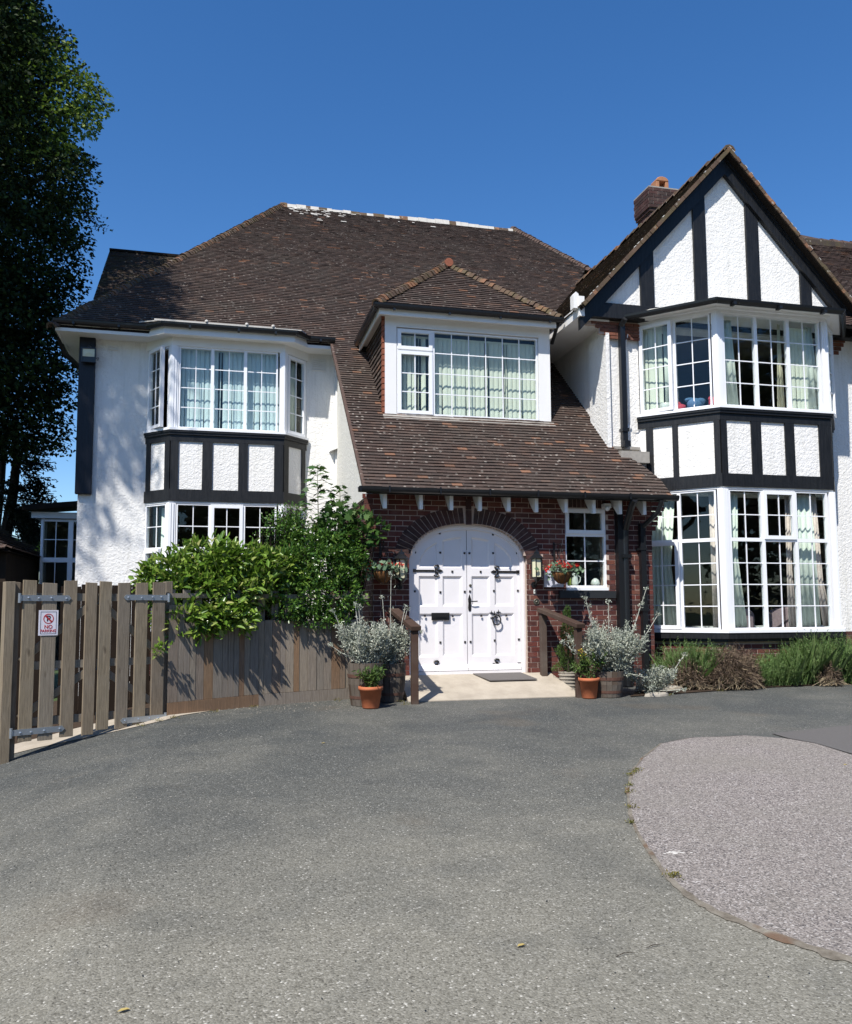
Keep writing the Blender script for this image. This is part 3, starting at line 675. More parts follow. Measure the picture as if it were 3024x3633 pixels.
window(fr.at(.12, 0, 0), wl, 2.36, [dict(r=(0, t3, 1.50, 2.36), nx=2, nz=2), dict(r=(t3, 2*t3, 1.50, 2.36), nx=2, nz=2, k='s'), dict(r=(2*t3, wl, 1.50, 2.36), nx=2, nz=2)]+[dict(r=(t3*i, t3*(i+1), 0, 1.50), nx=2, nz=4) for i in range(3)])
fr, W = facet(LB[0], LB[1], -.30); window(fr.at(.02, 0, 0), W-.1, 2.36, [dict(r=(0, W-.11, 1.50, 2.36), nx=2, nz=2), dict(r=(0, W-.11, 0, 1.50), nx=2, nz=4, k='o', ang=.22)])
fr, W = facet(LB[2], LB[3], -.30); window(fr.at(.09, 0, 0), W-.1, 2.36, [dict(r=(0, W-.11, 1.50, 2.36), nx=2, nz=2), dict(r=(0, W-.11, 0, 1.50), nx=2, nz=4)])
m = MB(); band(m, [(LB[0][0]-.02, 17.02)]+LB[1:3]+[(LB[3][0]+.02, 17.02)], -.12, .03, 5.10, 5.30); part(m, 'frieze_board', WPAINT)
m = MB(); m.slab([tuple(p) for p in offset_poly(LB, -.02)]+[(1.7, 17.4), (-1.4, 17.4)], 5.17, 5.25); part(m, 'bay_ceiling', ROOMM)
# eaves of the left wing: soffit, fascia, gutter
EP = [(-3.03, 16.56), (-1.36, 16.56), (-1.06, 16.28), (1.36, 16.28), (1.64, 16.56), (2.16, 16.56)]
m = MB(); m.slab([(-3.0, 16.57)]+[(x, y+.02) for x, y in EP[1:5]]+[(2.3, 16.58), (2.3, 17.02), (-3.0, 17.02)], 5.27, 5.30); m.slab([(-3.0, 17.02), (-2.62, 17.02), (-2.62, 25), (-3.0, 25)], 5.27, 5.30); part(m, 'soffit', WPAINT)
m = MB(); band(m, EP, 0, .028, 5.25, 5.44); m.box(-3.03, -3.0, 16.56, 25, 5.25, 5.44); part(m, 'fascia', WPAINT)
m = MB(); halfpipe(m, [(*p, 5.45) for p in offset_poly(EP, .088)]); halfpipe(m, [(-3.10, 25, 5.45), (-3.10, 16.45, 5.45)])
for x in (-2.7, -1.9, -.6, .3, 1.0, 1.9):
    y = 16.28 if -1.06 < x < 1.36 else 16.56; m.box(x-.02, x+.02, y-.155, y-.03, 5.36, 5.40)
part(m, 'gutter', BLACKPL)
m = MB(); m.prism([(-1.55, 16.50, 5.50), (1.62, 16.50, 5.50), (1.5, 16.22, 5.475), (-1.1, 16.20, 5.475)], (0, .0, .02))
m.box(-1.25, 1.0, 16.19, 16.215, 5.465, 5.50)
for x in (-.3, .45, .95): m.sphere((x, 16.2, 5.515), .035, n=6)
part(m, 'lead_flashing', WHITEM)

# ---- right bay
RB = [(7.36, 13.76), (8.37, 12.75), (10.58, 12.75), (11.44, 13.76)]
bay(RB, (3.52, 5.18), (-.34, 2.07), 0, [[(.10, .19), (.43, .50), (.93, 1.0)], [(.0, .052), (.27, .358), (.575, .66), (.89, 1.0)], [(.0, .09), (.85, 1.)]], 14.1)
fr, W = facet(RB[1], RB[2], 3.52); w1 = W-.24; window(fr.at(.12, 0, 0), w1, 1.66, split(3, w1, 0, 1.66, nx=2, nz=4))
fr, W = facet(RB[0], RB[1], 3.52); w1 = W-.16; window(fr.at(.05, 0, 0), w1, 1.66, [dict(r=(0, w1/2, 0, 1.66), nx=2, nz=4, k='o', ang=.13), dict(r=(w1/2, w1, 0, 1.66), nx=2, nz=4)], label='two-light side window with its left casement ajar')
fr, W = facet(RB[2], RB[3], 3.52); w1 = W-.16; window(fr.at(.11, 0, 0), w1, 1.66, [dict(r=(0, w1/2, 0, 1.66), nx=2, nz=4, k='o', ang=.17), dict(r=(w1/2, w1, 0, 1.66), nx=2, nz=4)])
fr, W = facet(RB[1], RB[2], -.34); w1 = W-.24; t3 = w1/3
window(fr.at(.12, 0, 0), w1, 2.41, [dict(r=(0, t3, 1.54, 2.41), nx=2, nz=2), dict(r=(t3, 2*t3, 1.54, 2.41), nx=2, nz=2, k='s'), dict(r=(2*t3, w1, 1.54, 2.41), nx=2, nz=2)]+[dict(r=(t3*i, t3*(i+1), 0, 1.54), nx=2, nz=4) for i in range(3)])
fr, W = facet(RB[0], RB[1], -.34); w1 = W-.16
window(fr.at(.05, 0, 0), w1, 2.41, [dict(r=(0, w1/2, 1.54, 2.41), nx=2, nz=2), dict(r=(w1/2, w1, 1.54, 2.41), nx=2, nz=2), dict(r=(0, w1/2, 0, 1.54), nx=2, nz=4, k='o', ang=.10), dict(r=(w1/2, w1, 0, 1.54), nx=2, nz=4)])
fr, W = facet(RB[2], RB[3], -.34); w1 = W-.16; window(fr.at(.11, 0, 0), w1, 2.41, [dict(r=(0, w1, 1.54, 2.41), nx=3, nz=2), dict(r=(0, w1, 0, 1.54), nx=3, nz=4)])
m = MB(); band(m, RB, -.12, .03, 5.18, 5.235); band(m, RB, .0, .09, 5.235, 5.27); part(m, 'window_head', PVC)
RE = [(7.12, 13.62), (8.20, 12.50), (10.68, 12.50), (11.58, 13.55)]
m = MB(); m.slab(RE+[(11.5, 13.75), (7.2, 13.75)], 5.27, 5.295); part(m, 'soffit', WPAINT)
m = MB(); TA = [(a, b, 5.30) for a, b in RE]; TBk = [(11.3, 13.62, 5.47), (7.5, 13.62, 5.47)]
m.add(TA+TBk, [(0, 1, 5), (1, 2, 4, 5), (2, 3, 4)]); m.add([(a, b, 5.296) for a, b in RE]+[(11.3, 13.62, 5.296), (7.5, 13.62, 5.296)], [(5, 4, 3, 2, 1, 0)]); m.box(8.3, 8.55, 12.5, 12.9, 5.30, 5.36); part(m, 'bay_roof', simple('pale_felt', (.45, .44, .40), .8, .2, .2, 8, .3, 30))
m = MB(); halfpipe(m, [(*p, 5.31) for p in offset_poly(RE, .055)], .06)
for x in (8.5, 9.4, 10.3): m.box(x-.03, x+.03, 12.36, 12.48, 5.20, 5.25)
part(m, 'gutter', BLACKPL)

# ---- gable of the wing
GA, GZ, GS = 9.18, 8.57, 1.075
YG = 13.62
m = MB(); m.prism([(6.24, YG, 5.42), (12.1, YG, 5.42), (GA, YG, GZ-.12)], (0, .14, 0)); part(m, 'gable_wall', STUCCO)
def gz_at(x, d=0): return GZ-d-GS*abs(x-GA)
m = MB(); m.box(6.24, 12.15, YG-.07, YG+.12, 5.23, 5.51); part(m, 'timber_beam', TIMBER, bevel=.008)
for a, b in ((7.39, 7.665), (8.505, 8.765), (9.625, 9.895), (10.775, 11.02)):
    m = MB(); m.prism([(a, YG-.045, 5.51), (b, YG-.045, 5.51), (b, YG-.045, gz_at(b, .30)), (a, YG-.045, gz_at(a, .30))], (0, .10, 0)); part(m, 'timber_stud', TIMBER, bevel=.006)
for sgn in (-1, 1):
    xe = GA+sgn*3.02; m = MB()
    m.prism([(GA, YG-.10, GZ), (xe, YG-.10, gz_at(xe)), (xe, YG-.10, gz_at(xe, .36)), (GA, YG-.10, GZ-.36)], (0, .09, 0)); part(m, 'barge_board', TIMBER)
    m = MB(); m.prism([(GA, YG-.13, GZ+.005), (xe, YG-.13, gz_at(xe, -.005)), (xe, YG-.13, gz_at(xe, .10)), (GA, YG-.13, GZ-.10)], (0, .035, 0)); part(m, 'barge_moulding', TIMBER)
# white boxed eaves at the left foot of the gable
m = MB(); m.box(6.13, 6.23, 13.48, 13.66, 5.20, 5.56); m.prism([(6.03, 13.5, 5.34), (6.13, 13.5, 5.34), (6.13, 13.5, 5.60), (6.08, 13.5, 5.64), (6.03, 13.5, 5.58)], (0, .14, 0)); part(m, 'eaves_end', WPAINT)
m = MB(); m.box(6.13, 6.165, 13.66, 17.2, 5.20, 5.40); m.prism([(6.165, 13.66, 5.20), (6.79, 13.66, 5.20), (6.79, 17.2, 5.20), (6.165, 17.2, 5.20)], (0, 0, .03)); part(m, 'soffit', WPAINT)

# ---- roofs
TH = math.atan(.88); c, s = math.cos(TH), math.sin(TH)
MO = (0, 12.50, roofz(12.50)+.02); Uv = lambda Y: (Y-12.50)/c
WT = 8.63; ZW = lambda x: WT-GS*abs(x-GA)
yv = lambda x: 12.64+(ZW(x)-1.93)/.88
hipL = [(-3.24, 16.38), (1.66, 23.7)]
mainp = [(2.13, Uv(12.56)), (7.30, Uv(12.56)), (7.30, Uv(12.95)), (7.14, Uv(13.3)), (6.80, Uv(13.76)), (6.80, Uv(yv(6.15)+.15)), (6.2, Uv(yv(6.15)+.1)), (9.18, Uv(yv(9.18))), (9.95, Uv(21.4)), (8.72, Uv(23.7)), (1.62, Uv(23.7)), (-3.04, Uv(16.50)), (2.13, Uv(16.50))]
DRX0, DRX1 = 2.80, 5.92
dhole = [(DRX0, Uv(14.36)), (DRX1, Uv(14.36)), (DRX1, Uv(17.0)), (4.5, Uv(18.3)), (4.2, Uv(18.3)), (DRX0, Uv(17.0))]
ROOF = tile_plane('main_roof', MO, (1, 0, 0), (0, c, s), mainp, HOUSE, TILE, [dhole], label='long brown tiled roof sweeping down over the entrance')
m = MB(); deck(m, MO, (1, 0, 0), (0, c, s), mainp, [dhole]); m.build('roof_deck', UNDER, ROOF)
# patch of extra old tiles in the shade of the tree is the same roof; bonnets on the left hip
P0 = np.array((-3.10, 16.44, roofz(16.44)+.03)); P1 = np.array((1.66, 23.7, roofz(23.7)+.06))
bonnets('hip_tiles', P0, P1, ROOF, HIPT, .105, .115, .05)
bonnets('hip_tiles', (10.25, 20.85, roofz(20.85)+.04), (8.70, 23.7, roofz(23.7)+.05), ROOF, TILE_RED, .105, .12, .05)
m = MB(); rz = roofz(23.7)
x = 1.55
while x < 8.7:
    l = min(random.uniform(.12, .34), 8.75-x); dz = random.gauss(0, .008)+.02*math.sin(x*1.3); yy = 23.7
    prof = [(-.20, -.20), (-.14, .0), (-.05, .045), (.05, .045), (.14, .02), (.2, -.2)]
    m.add([(x, yy+a, rz+b+dz) for a, b in prof]+[(x+l-.006, yy+a, rz+b+dz) for a, b in prof], [(i, i+1, 7+i, 6+i) for i in range(5)]+[tuple(range(6))[::-1], tuple(range(6, 12))], 1 if random.random() < .32 else 0); x += l
m.build('ridge_tiles', [WHITEM, HIPT], ROOF)
for _ in range(3): pass
m = MB()   # spilled white mortar on the top courses
for i in range(80):
    x = 1.75+abs(random.gauss(0, 1.0)) if i < 60 else random.uniform(1.9, 8.0); v = abs(random.gauss(0, .42))*(1 if i < 60 else .4)+.16
    Y = 23.7-v*c; L = random.uniform(.04, .19); n0 = np.array([0, -s, c])*.028; p = np.array([x, Y, roofz(Y)+.02])+n0; sv = np.array([0, c, s])*random.uniform(.02, .055)
    m.prism([p, p+[L, 0, 0], p+[L*.9, 0, 0]+sv, p+[L*.1, 0, 0]+sv], n0*.3)
m.build('mortar_splash', WHITEM, ROOF)['kind'] = 'stuff'
# left and back slopes of the main roof
m = MB(); r0 = roofz(16.5); r1 = roofz(23.7)-.02
m.add([(-3.04, 16.5, r0-.03), (1.62, 23.7, r1), (-3.04, 31.0, r0-.03)], [(0, 1, 2)]); m.add([(1.62, 23.72, r1), (8.72, 23.72, r1), (12.5, 31, r0), (-3.04, 31, r0)], [(0, 1, 2, 3)]); m.add([(8.72, 23.7, r1), (10.4, 20.6, roofz(20.6)-.03), (14.5, 20.6, 5.3), (12.5, 31, r0)], [(0, 1, 2, 3)])
m.build('rear_slopes', TILE, ROOF)
# gable-ended range behind the left hip
BY, BZ0 = 22.2, 8.9
BR = at(390, 889, 22.4); bO = (BR[0], 22.4, BR[2]); bl = np.array([0, -c, -s])*3.4
tile_plane('rear_range_roof', tuple(np.array(bO)+bl), (1, 0, 0), (0, c, s), [(0, 0), (3.6, 0), (3.6, 3.4), (0, 3.4)], HOUSE, TILE_OLD)
m = MB(); deck(m, tuple(np.array(bO)+bl), (1, 0, 0), (0, c, s), [(.02, 0), (3.6, 0), (3.6, 3.4), (.02, 3.4)]); m.prism([(bO[0]+.1, 19.9, bO[2]-2.3), (bO[0]+.1, 24.8, bO[2]-2.3), (bO[0]+.1, 22.4, bO[2]-.1)], (.2, 0, 0)); m.box(bO[0], bO[0]+3.6, 22.3, 22.5, bO[2]-.03, bO[2]+.03); part(m, 'rear_range_gable', UNDER)
# verge of the sweeping roof
m = MB(); m.prism([(2.10, 12.56, roofz(12.56)-.03), (2.10, 16.62, roofz(16.62)-.03), (2.10, 16.62, roofz(16.62)+.045), (2.10, 12.56, roofz(12.56)+.045)], (.05, 0, 0)); m.build('verge', TILE_RED, ROOF)
# lower eaves: gutter and brackets
m = MB(); halfpipe(m, [(2.06, 12.53, 1.885), (7.36, 12.53, 1.885)], .058); m.box(2.05, 2.07, 12.47, 12.59, 1.81, 1.89); m.box(7.35, 7.37, 12.47, 12.59, 1.81, 1.89)
for x in np.arange(2.5, 7.3, .8): m.box(x-.012, x+.012, 12.455, 12.48, 1.80, 1.90)
part(m, 'gutter', BLACKPL)
m = MB(); m.box(2.16, 7.24, 12.585, 12.60, 1.79, 1.90); part(m, 'fascia', BLACKPL)
for x in (2.47, 3.04, 3.53, 4.0, 4.48, 4.95, 5.46, 5.95, 6.42, 6.86):
    m = MB(); m.prism([(x-.028, 12.68, 1.88), (x-.028, 13.0, 1.88), (x-.028, 13.0, 1.84), (x-.028, 12.90, 1.72), (x-.028, 12.74, 1.58), (x-.028, 12.68, 1.58)], (.056, 0, 0)); part(m, 'eaves_bracket', WPAINT)
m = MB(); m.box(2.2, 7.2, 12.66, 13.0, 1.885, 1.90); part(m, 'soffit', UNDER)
# wing roof
TW = math.atan(GS); cw, sw = math.cos(TW), math.sin(TW); XE = 6.12; ze = ZW(XE)
S1 = (GA-XE)/cw; Yb0 = 12.64+(ze-1.93)/.88; Yb1 = 12.64+(WT-1.93)/.88; Y0 = 13.36
wp = [(0, 0), (0, S1), (-(Yb1-Y0), S1), (-(Yb0-Y0), 0)]; wp = [(-(Yb0-Y0)-.1, 0), (0, 0), (0, S1), (-(Yb1-Y0)-.1, S1)]
WR = tile_plane('wing_roof', (XE, Y0, ze), (0, -1, 0), (cw, 0, sw), wp, HOUSE, TILE_OLD, label='steep mossy tiled slope of the timbered gable')
m = MB(); deck(m, (XE, Y0, ze), (0, -1, 0), (cw, 0, sw), wp); m.build('roof_deck', UNDER, WR)
wq = [(0, 0), (7.6, 0), (7.6, S1), (0, S1)]
tile_plane('roof_slope', (2*GA-XE, Y0, ze), (0, 1, 0), (-cw, 0, sw), wq, WR, TILE_OLD); m = MB(); deck(m, (2*GA-XE, Y0, ze), (0, 1, 0), (-cw, 0, sw), wq); m.build('roof_deck', UNDER, WR)
bonnets('ridge_tiles', (GA, Y0-.02, WT+.0), (GA, 20.5, WT+.0), WR, HIPT, .30, .13, .06)
m = MB()    # bedded verge, with white lichen and mortar
for sgn in (-1, 1):
    L = S1; k = 0
    while k*.094 < L:
        d = k*.094; x = GA+sgn*d*cw; z = WT-d*sw+.012; q = random.uniform(.0, .02)
        m.box(-.05, .05, 0, .05, -.055, .012, Fr((x, Y0-.012-q, z), (cw*sgn, 0, -sw), (0, 1, 0), (sgn*sw, 0, cw)))
        if random.random() < .3: m.box(-.04*random.random(), .05*random.random(), -.004, .03, .012, .022, Fr((x, Y0-.012-q, z), (cw*sgn, 0, -sw), (0, 1, 0), (sgn*sw, 0, cw)), 1)
        k += 1
m.build('verge', [HIPT, WHITEM], WR)
# range on the right
q0 = np.array([0, 13.2, 5.3]); RY = 17.5
rp = [(10.6, 0), (18, 0), (18, (RY-13.2)/c), (10.6, (RY-13.2)/c)]
RR = tile_plane('right_range_roof', (0, 13.2, 5.34), (1, 0, 0), (0, c, s), rp, HOUSE, TILE_RED, sag=.02, label='reddish brown tiled roof beyond the gable')
m = MB(); deck(m, (0, 13.2, 5.34), (1, 0, 0), (0, c, s), rp); m.box(10.6, 18, RY-.2, RY+.25, 5.3+.88*(RY-13.2)-.12, 5.3+.88*(RY-13.2)+.04); m.build('roof_deck', TILE_OLD, RR)
bonnets('ridge_tiles', (10.6, RY, 5.34+.88*(RY-13.2)+.06), (18, RY, 5.34+.88*(RY-13.2)+.06), RR, TILE_RED, .3, .14, .08)
m = MB(); m.box(11.75, 17, 13.1, 13.14, 5.12, 5.34); m.box(11.8, 16.6, 13.14, 13.76, 5.24, 5.27); halfpipe(m, [(11.7, 13.03, 5.36), (17, 13.03, 5.36)]); part(m, 'gutter', BLACKPL)
# chimney
m = MB(); cx0, cx1, cy0, cy1 = 9.87, 10.66, 17.6, 18.36
m.box(cx0+.12, cx1-.12, cy0+.12, cy1-.12, 6.4, 9.5); part(m, 'chimney_core', MORTAR)
CH = bricks('chimney', cx0+.12, cx1-.12, 7.5, 9.36, wallfr(0, cy0+.12), BRICKD)
for (d, z0, z1) in ((.09, 9.36, 9.45), (.06, 9.45, 9.54), (.03, 9.54, 9.62), (.0, 9.62, 10.12)):
    for fr, a, b in ((wallfr(0, cy0+d), cx0+d, cx1-d), (Fr((cx0+d, 0, 0), (0, -1, 0), (-1, 0, 0)), -(cy1-d), -(cy0+d))):
        bricks('chimney_cap', a, b, z0, z1+.01, fr, BRICKD)
    m = MB(); m.box(cx0+d+.004, cx1-d-.004, cy0+d+.004, cy1-d-.004, z0, z1); part(m, 'chimney_core', MORTARD)
bricks('chimney', -(cy1-.12), -(cy0+.12), 7.5, 9.36, Fr((cx0+.12, 0, 0), (0, -1, 0), (-1, 0, 0)), BRICKD)
m = MB(); m.box(cx0, cx1, cy0, cy1, 10.12, 10.15); m.lathe((cx0+.18, cy0+.25, 10.15), [(.09, 0), (.07, .04), (.01, .06)], 8); part(m, 'chimney_flaunching', MORTARD)
m = MB(); pc = np.array([10.36, 17.95, 10.15])
for a in (-.125, .125): m.box(pc[0]+a-.045, pc[0]+a+.045, pc[1]-.14, pc[1]+.14, pc[2], pc[2]+.27)
arc = [(.17*math.cos(t), .12*math.sin(t)) for t in np.linspace(0, math.pi, 9)]; m.prism([(pc[0]+a, pc[1]-.15, pc[2]+.27+b) for a, b in arc], (0, .30, 0)); m.lathe(pc, [(.19, 0), (.19, .07), (.165, .09)], 16); part(m, 'chimney_pot', simple('buff_chimney_pot', (.36, .17, .09), .8, .2, .25, 9, .3, 30), bevel=.02)

# ---- dormer
DY = 14.35; DZ0, DZ1 = 3.44, 5.22; DE = 2.60; DE1 = 6.00; DG = 14.08; eh = 5.33
FD = wallfr(0, DY)
m = MB(); m.box(2.79, 3.0, -.1, .02, DZ0, 5.04, FD).box(5.68, 5.905, -.1, .02, DZ0, 5.04, FD); m.box(2.79, 5.905, -.1, .02, 5.04, 5.25, FD); m.box(2.99, 5.69, -.1, .03, DZ0-.03, DZ0+.02, FD); part(m, 'dormer_surround', WPAINT)
m = MB(); m.box(2.70, 5.99, .021, .05, 5.215, 5.245, FD); m.box(3.0, 5.68, .0, .045, 5.035, 5.05, FD); part(m, 'dormer_moulding', WPAINT)
WD0, WDW, WDH = 3.01, 2.66, 1.555
fr = wallfr(WD0, DY-.0, DZ0+.03)
window(fr, WDW, WDH, [dict(r=(0, .66, 1.16, WDH), nx=2, nz=1, k='s'), dict(r=(0, .66, 0, 1.16), nx=2, nz=3, k='s'), dict(r=(.66, WDW, 0, WDH), nx=6, nz=4)], label='wide dormer window with vertical blinds')
m = MB(); m.box(DE+.06, DE1-.06, DG+.05, DY, 5.245, 5.27); m.box(DE+.06, 2.80, DG+.05, 16.2, 5.245, 5.27); m.box(5.9, DE1-.06, DG+.05, 16.2, 5.245, 5.27); part(m, 'soffit', WPAINT)
m = MB(); m.box(DE+.05, DE1-.05, DG+.03, DG+.06, 5.17, 5.33); m.box(DE+.05, DE+.075, DG+.06, 16.3, 5.17, 5.33); part(m, 'fascia', WPAINT)
m = MB(); halfpipe(m, [(DE-.01, 16.2, 5.34), (DE-.01, DG-.01, 5.34)]); halfpipe(m, [(DE-.03, DG-.03, 5.34), (DE1+.03, DG-.03, 5.34)]); halfpipe(m, [(DE1+.01, DG, 5.34), (DE1+.01, 16.2, 5.34)])
for x in (2.9, 3.9, 4.85, 5.8): m.box(x-.02, x+.02, DG-.06, DG-.03, 5.23, 5.30)
m.tube([(DE1+.02, 14.2, 5.28), (DE1+.02, 14.5, 5.0)], .035)
part(m, 'gutter', BLACKPL)
AP = np.array([4.33, 15.75, 6.86]); hw = (DE1-DE)/2
dd = AP[1]-DG; dh = AP[2]-eh; Lf = math.hypot(dd, dh); sf_ = np.array([0, dd/Lf, dh/Lf])
DRM = tile_plane('dormer_roof', (0, DG, eh), (1, 0, 0), tuple(sf_), [(DE, 0), (DE1, 0), (AP[0], Lf)], HOUSE, TILE, gauge=.094)
for sg, xe in ((-1, DE), (1, DE1)):
    dx = abs(AP[0]-xe); L = math.hypot(dx, dh); sv = np.array([-sg*dx/L, 0, dh/L])
    yb = 12.64+(eh-1.93)/.88+.1; ya = 12.64+(AP[2]-1.93)/.88+.1
    if sg < 0: pol = [(-yb, 0), (-DG, 0), (-AP[1], L), (-ya, L)]; u = (0, -1, 0)
    else: pol = [(DG, 0), (yb, 0), (ya, L), (AP[1], L)]; u = (0, 1, 0)
    tile_plane('roof_slope', (xe, 0, eh), u, tuple(sv), pol, DRM, TILE, gauge=.1)
    m = MB(); deck(m, (xe, 0, eh), u, tuple(sv), pol, t=.03); m.build('roof_deck', UNDER, DRM)
m = MB(); deck(m, (0, DG, eh), (1, 0, 0), tuple(sf_), [(DE, 0), (DE1, 0), (AP[0], Lf)], t=.03); m.build('roof_deck', UNDER, DRM)
bonnets('hip_tiles', (DE-.02, DG-.03, eh+.03), tuple(AP+[0, 0, .04]), DRM, HIPT, .10, .095, .05); bonnets('hip_tiles', (DE1+.02, DG-.03, eh+.03), tuple(AP+[0, 0, .04]), DRM, HIPT, .10, .085, .045)
bonnets('ridge_tiles', tuple(AP+[0, -.05, .03]), (AP[0], 18.3, AP[2]+.03), DRM, HIPT, .3, .13, .09)
m = MB(); m.lathe(AP+np.array([0, -.16, .02]), [(.085, 0), (.085, .04)], 14, fr=Fr(AP, (1, 0, 0), (0, 0, 1), (0, 1, 0))); m.build('ridge_end', CHEEKRED, DRM)
# cheeks: tile-hung triangles
for sg, X in ((-1, 2.79), (1, 5.91)):
    yA = DY; ztop = 5.25; ybk = 12.64+(ztop-1.93)/.88
    m = MB(); m.prism([(X, yA+.1, roofz(yA)-.1), (X, ybk, ztop), (X, yA+.1, ztop)], (-sg*.1, 0, 0)); part(m, 'dormer_cheek', UNDER)
    if sg < 0:
        tile_plane('tile_hanging', (X, 0, 0), (0, -1, 0), (0, 0, 1), [(-yA, roofz(yA)), (-yA, ztop), (-ybk, ztop)], HOUSE, TILE, sag=.004, thick=.02, lift=.03, gauge=.105)
        m = MB(); z = roofz(yA)+.05
        while z < ztop-.05: m.box(X-.045, X, yA-.012, yA+.09, z, z+.088); z += .105
        part(m, 'tile_edges', CHEEKRED)
m = MB(); m.prism([(2.75, DY-.12, DZ0-.09), (5.95, DY-.12, DZ0-.09), (5.95, DY, DZ0+.015), (2.75, DY, DZ0+.015)], (0, -.01, .012)); part(m, 'lead_apron', MORTARD)

# ---- interiors (so that the windows look into rooms)
def room(x0, x1, y0, y1, z0, z1, op=None):
    m = MB(); m.box(x0, x0+.05, y0, y1, z0, z1).box(x1-.05, x1, y0, y1, z0, z1).box(x0+.05, x1-.05, y1-.05, y1, z0, z1).box(x0+.05, x1-.05, y0, y1-.05, z1-.05, z1); part(m, 'room_wall', ROOMM)
    m = MB(); m.box(x0+.05, x1-.05, y0, y1-.05, z0, z0+.05); part(m, 'room_floor', FLOORM)
room(-2.3, 2.2, 17.3, 21.5, -1.05, 2.4); room(-2.3, 2.2, 17.3, 21.5, 2.95, 5.24)
room(7.1, 11.8, 14.06, 18.5, -1.05, 2.4); room(7.1, 11.8, 14.06, 18.5, 2.95, 5.27)
room(2.85, 5.87, 14.46, 17.0, 3.0, 5.24); room(-3.66, -2.66, 19.58, 20.9, -1.2, 2.04); room(5.2, 6.9, 13.25, 15.5, -1.0, 2.4)

# ---- entrance window
fr = wallfr(WX0, 12.99+.03, WZ0); ww = WX1-WX0
window(fr, ww, WZ1-WZ0, [dict(r=(0, ww, .93, WZ1-WZ0), nx=2, nz=1, k='s'), dict(r=(0, ww, 0.05, .93), nx=2, nz=2)], label='small window to the right of the arched doors')
m = MB(); m.box(WX0, WX1, -.02, .05, WZ0-.0, WZ0+.05, wallfr(0, 13.0)); part(m, 'window_sill', PVC)
m = MB(); m.prism([(5.43, 12.93, WZ0-.01), (6.43, 12.93, WZ0-.01), (6.43, 12.93, WZ0-.13), (5.43, 12.93, WZ0-.13)], (0, .075, 0)); part(m, 'tile_sill', SLATE)

# ---- doors
FRY = 13.10
def door_frame():
    m = MB(); xs = np.linspace(DX0, DX1, 61); o = -.085
    def inner(x): t = (x-DCX)/(DH+o); return DS+(DR+o)*max(0, 1-abs(t)**2.25)**.5
    # jambs
    m.box(DX0, DX0-o, FRY, FRY+.12, -1.0, DS); m.box(DX1+o, DX1, FRY, FRY+.12, -1.0, DS)
    n = 48; th = np.linspace(-math.pi/2, math.pi/2, n+1)
    def P(t, off): s_ = math.copysign(abs(math.sin(t))**(2/2.25), math.sin(t)); c_ = abs(math.cos(t))**(2/2.25); return (DCX+(DH+off)*s_, DS+(DR+off)*c_)
    for a, b in zip(th[:-1], th[1:]):
        q = [P(a, .0), P(b, .0), P(b, o), P(a, o)]; m.prism([(x, FRY, z) for x, z in q], (0, .12, 0))
        q = [P(a, -.02), P(b, -.02), P(b, -.045), P(a, -.045)]; m.prism([(x, FRY-.012, z) for x, z in q], (0, .0118, 0))
    m.box(DX0+.02, DX0+.045, FRY-.012, FRY-.0002, -1.0, DS).box(DX1-.045, DX1-.02, FRY-.012, FRY-.0002, -1.0, DS)
    m.box(DX0+.08, DX1-.08, FRY-.06, FRY+.12, -1.0, -.955)
    return part(m, 'door_frame', DOORW)
door_frame()
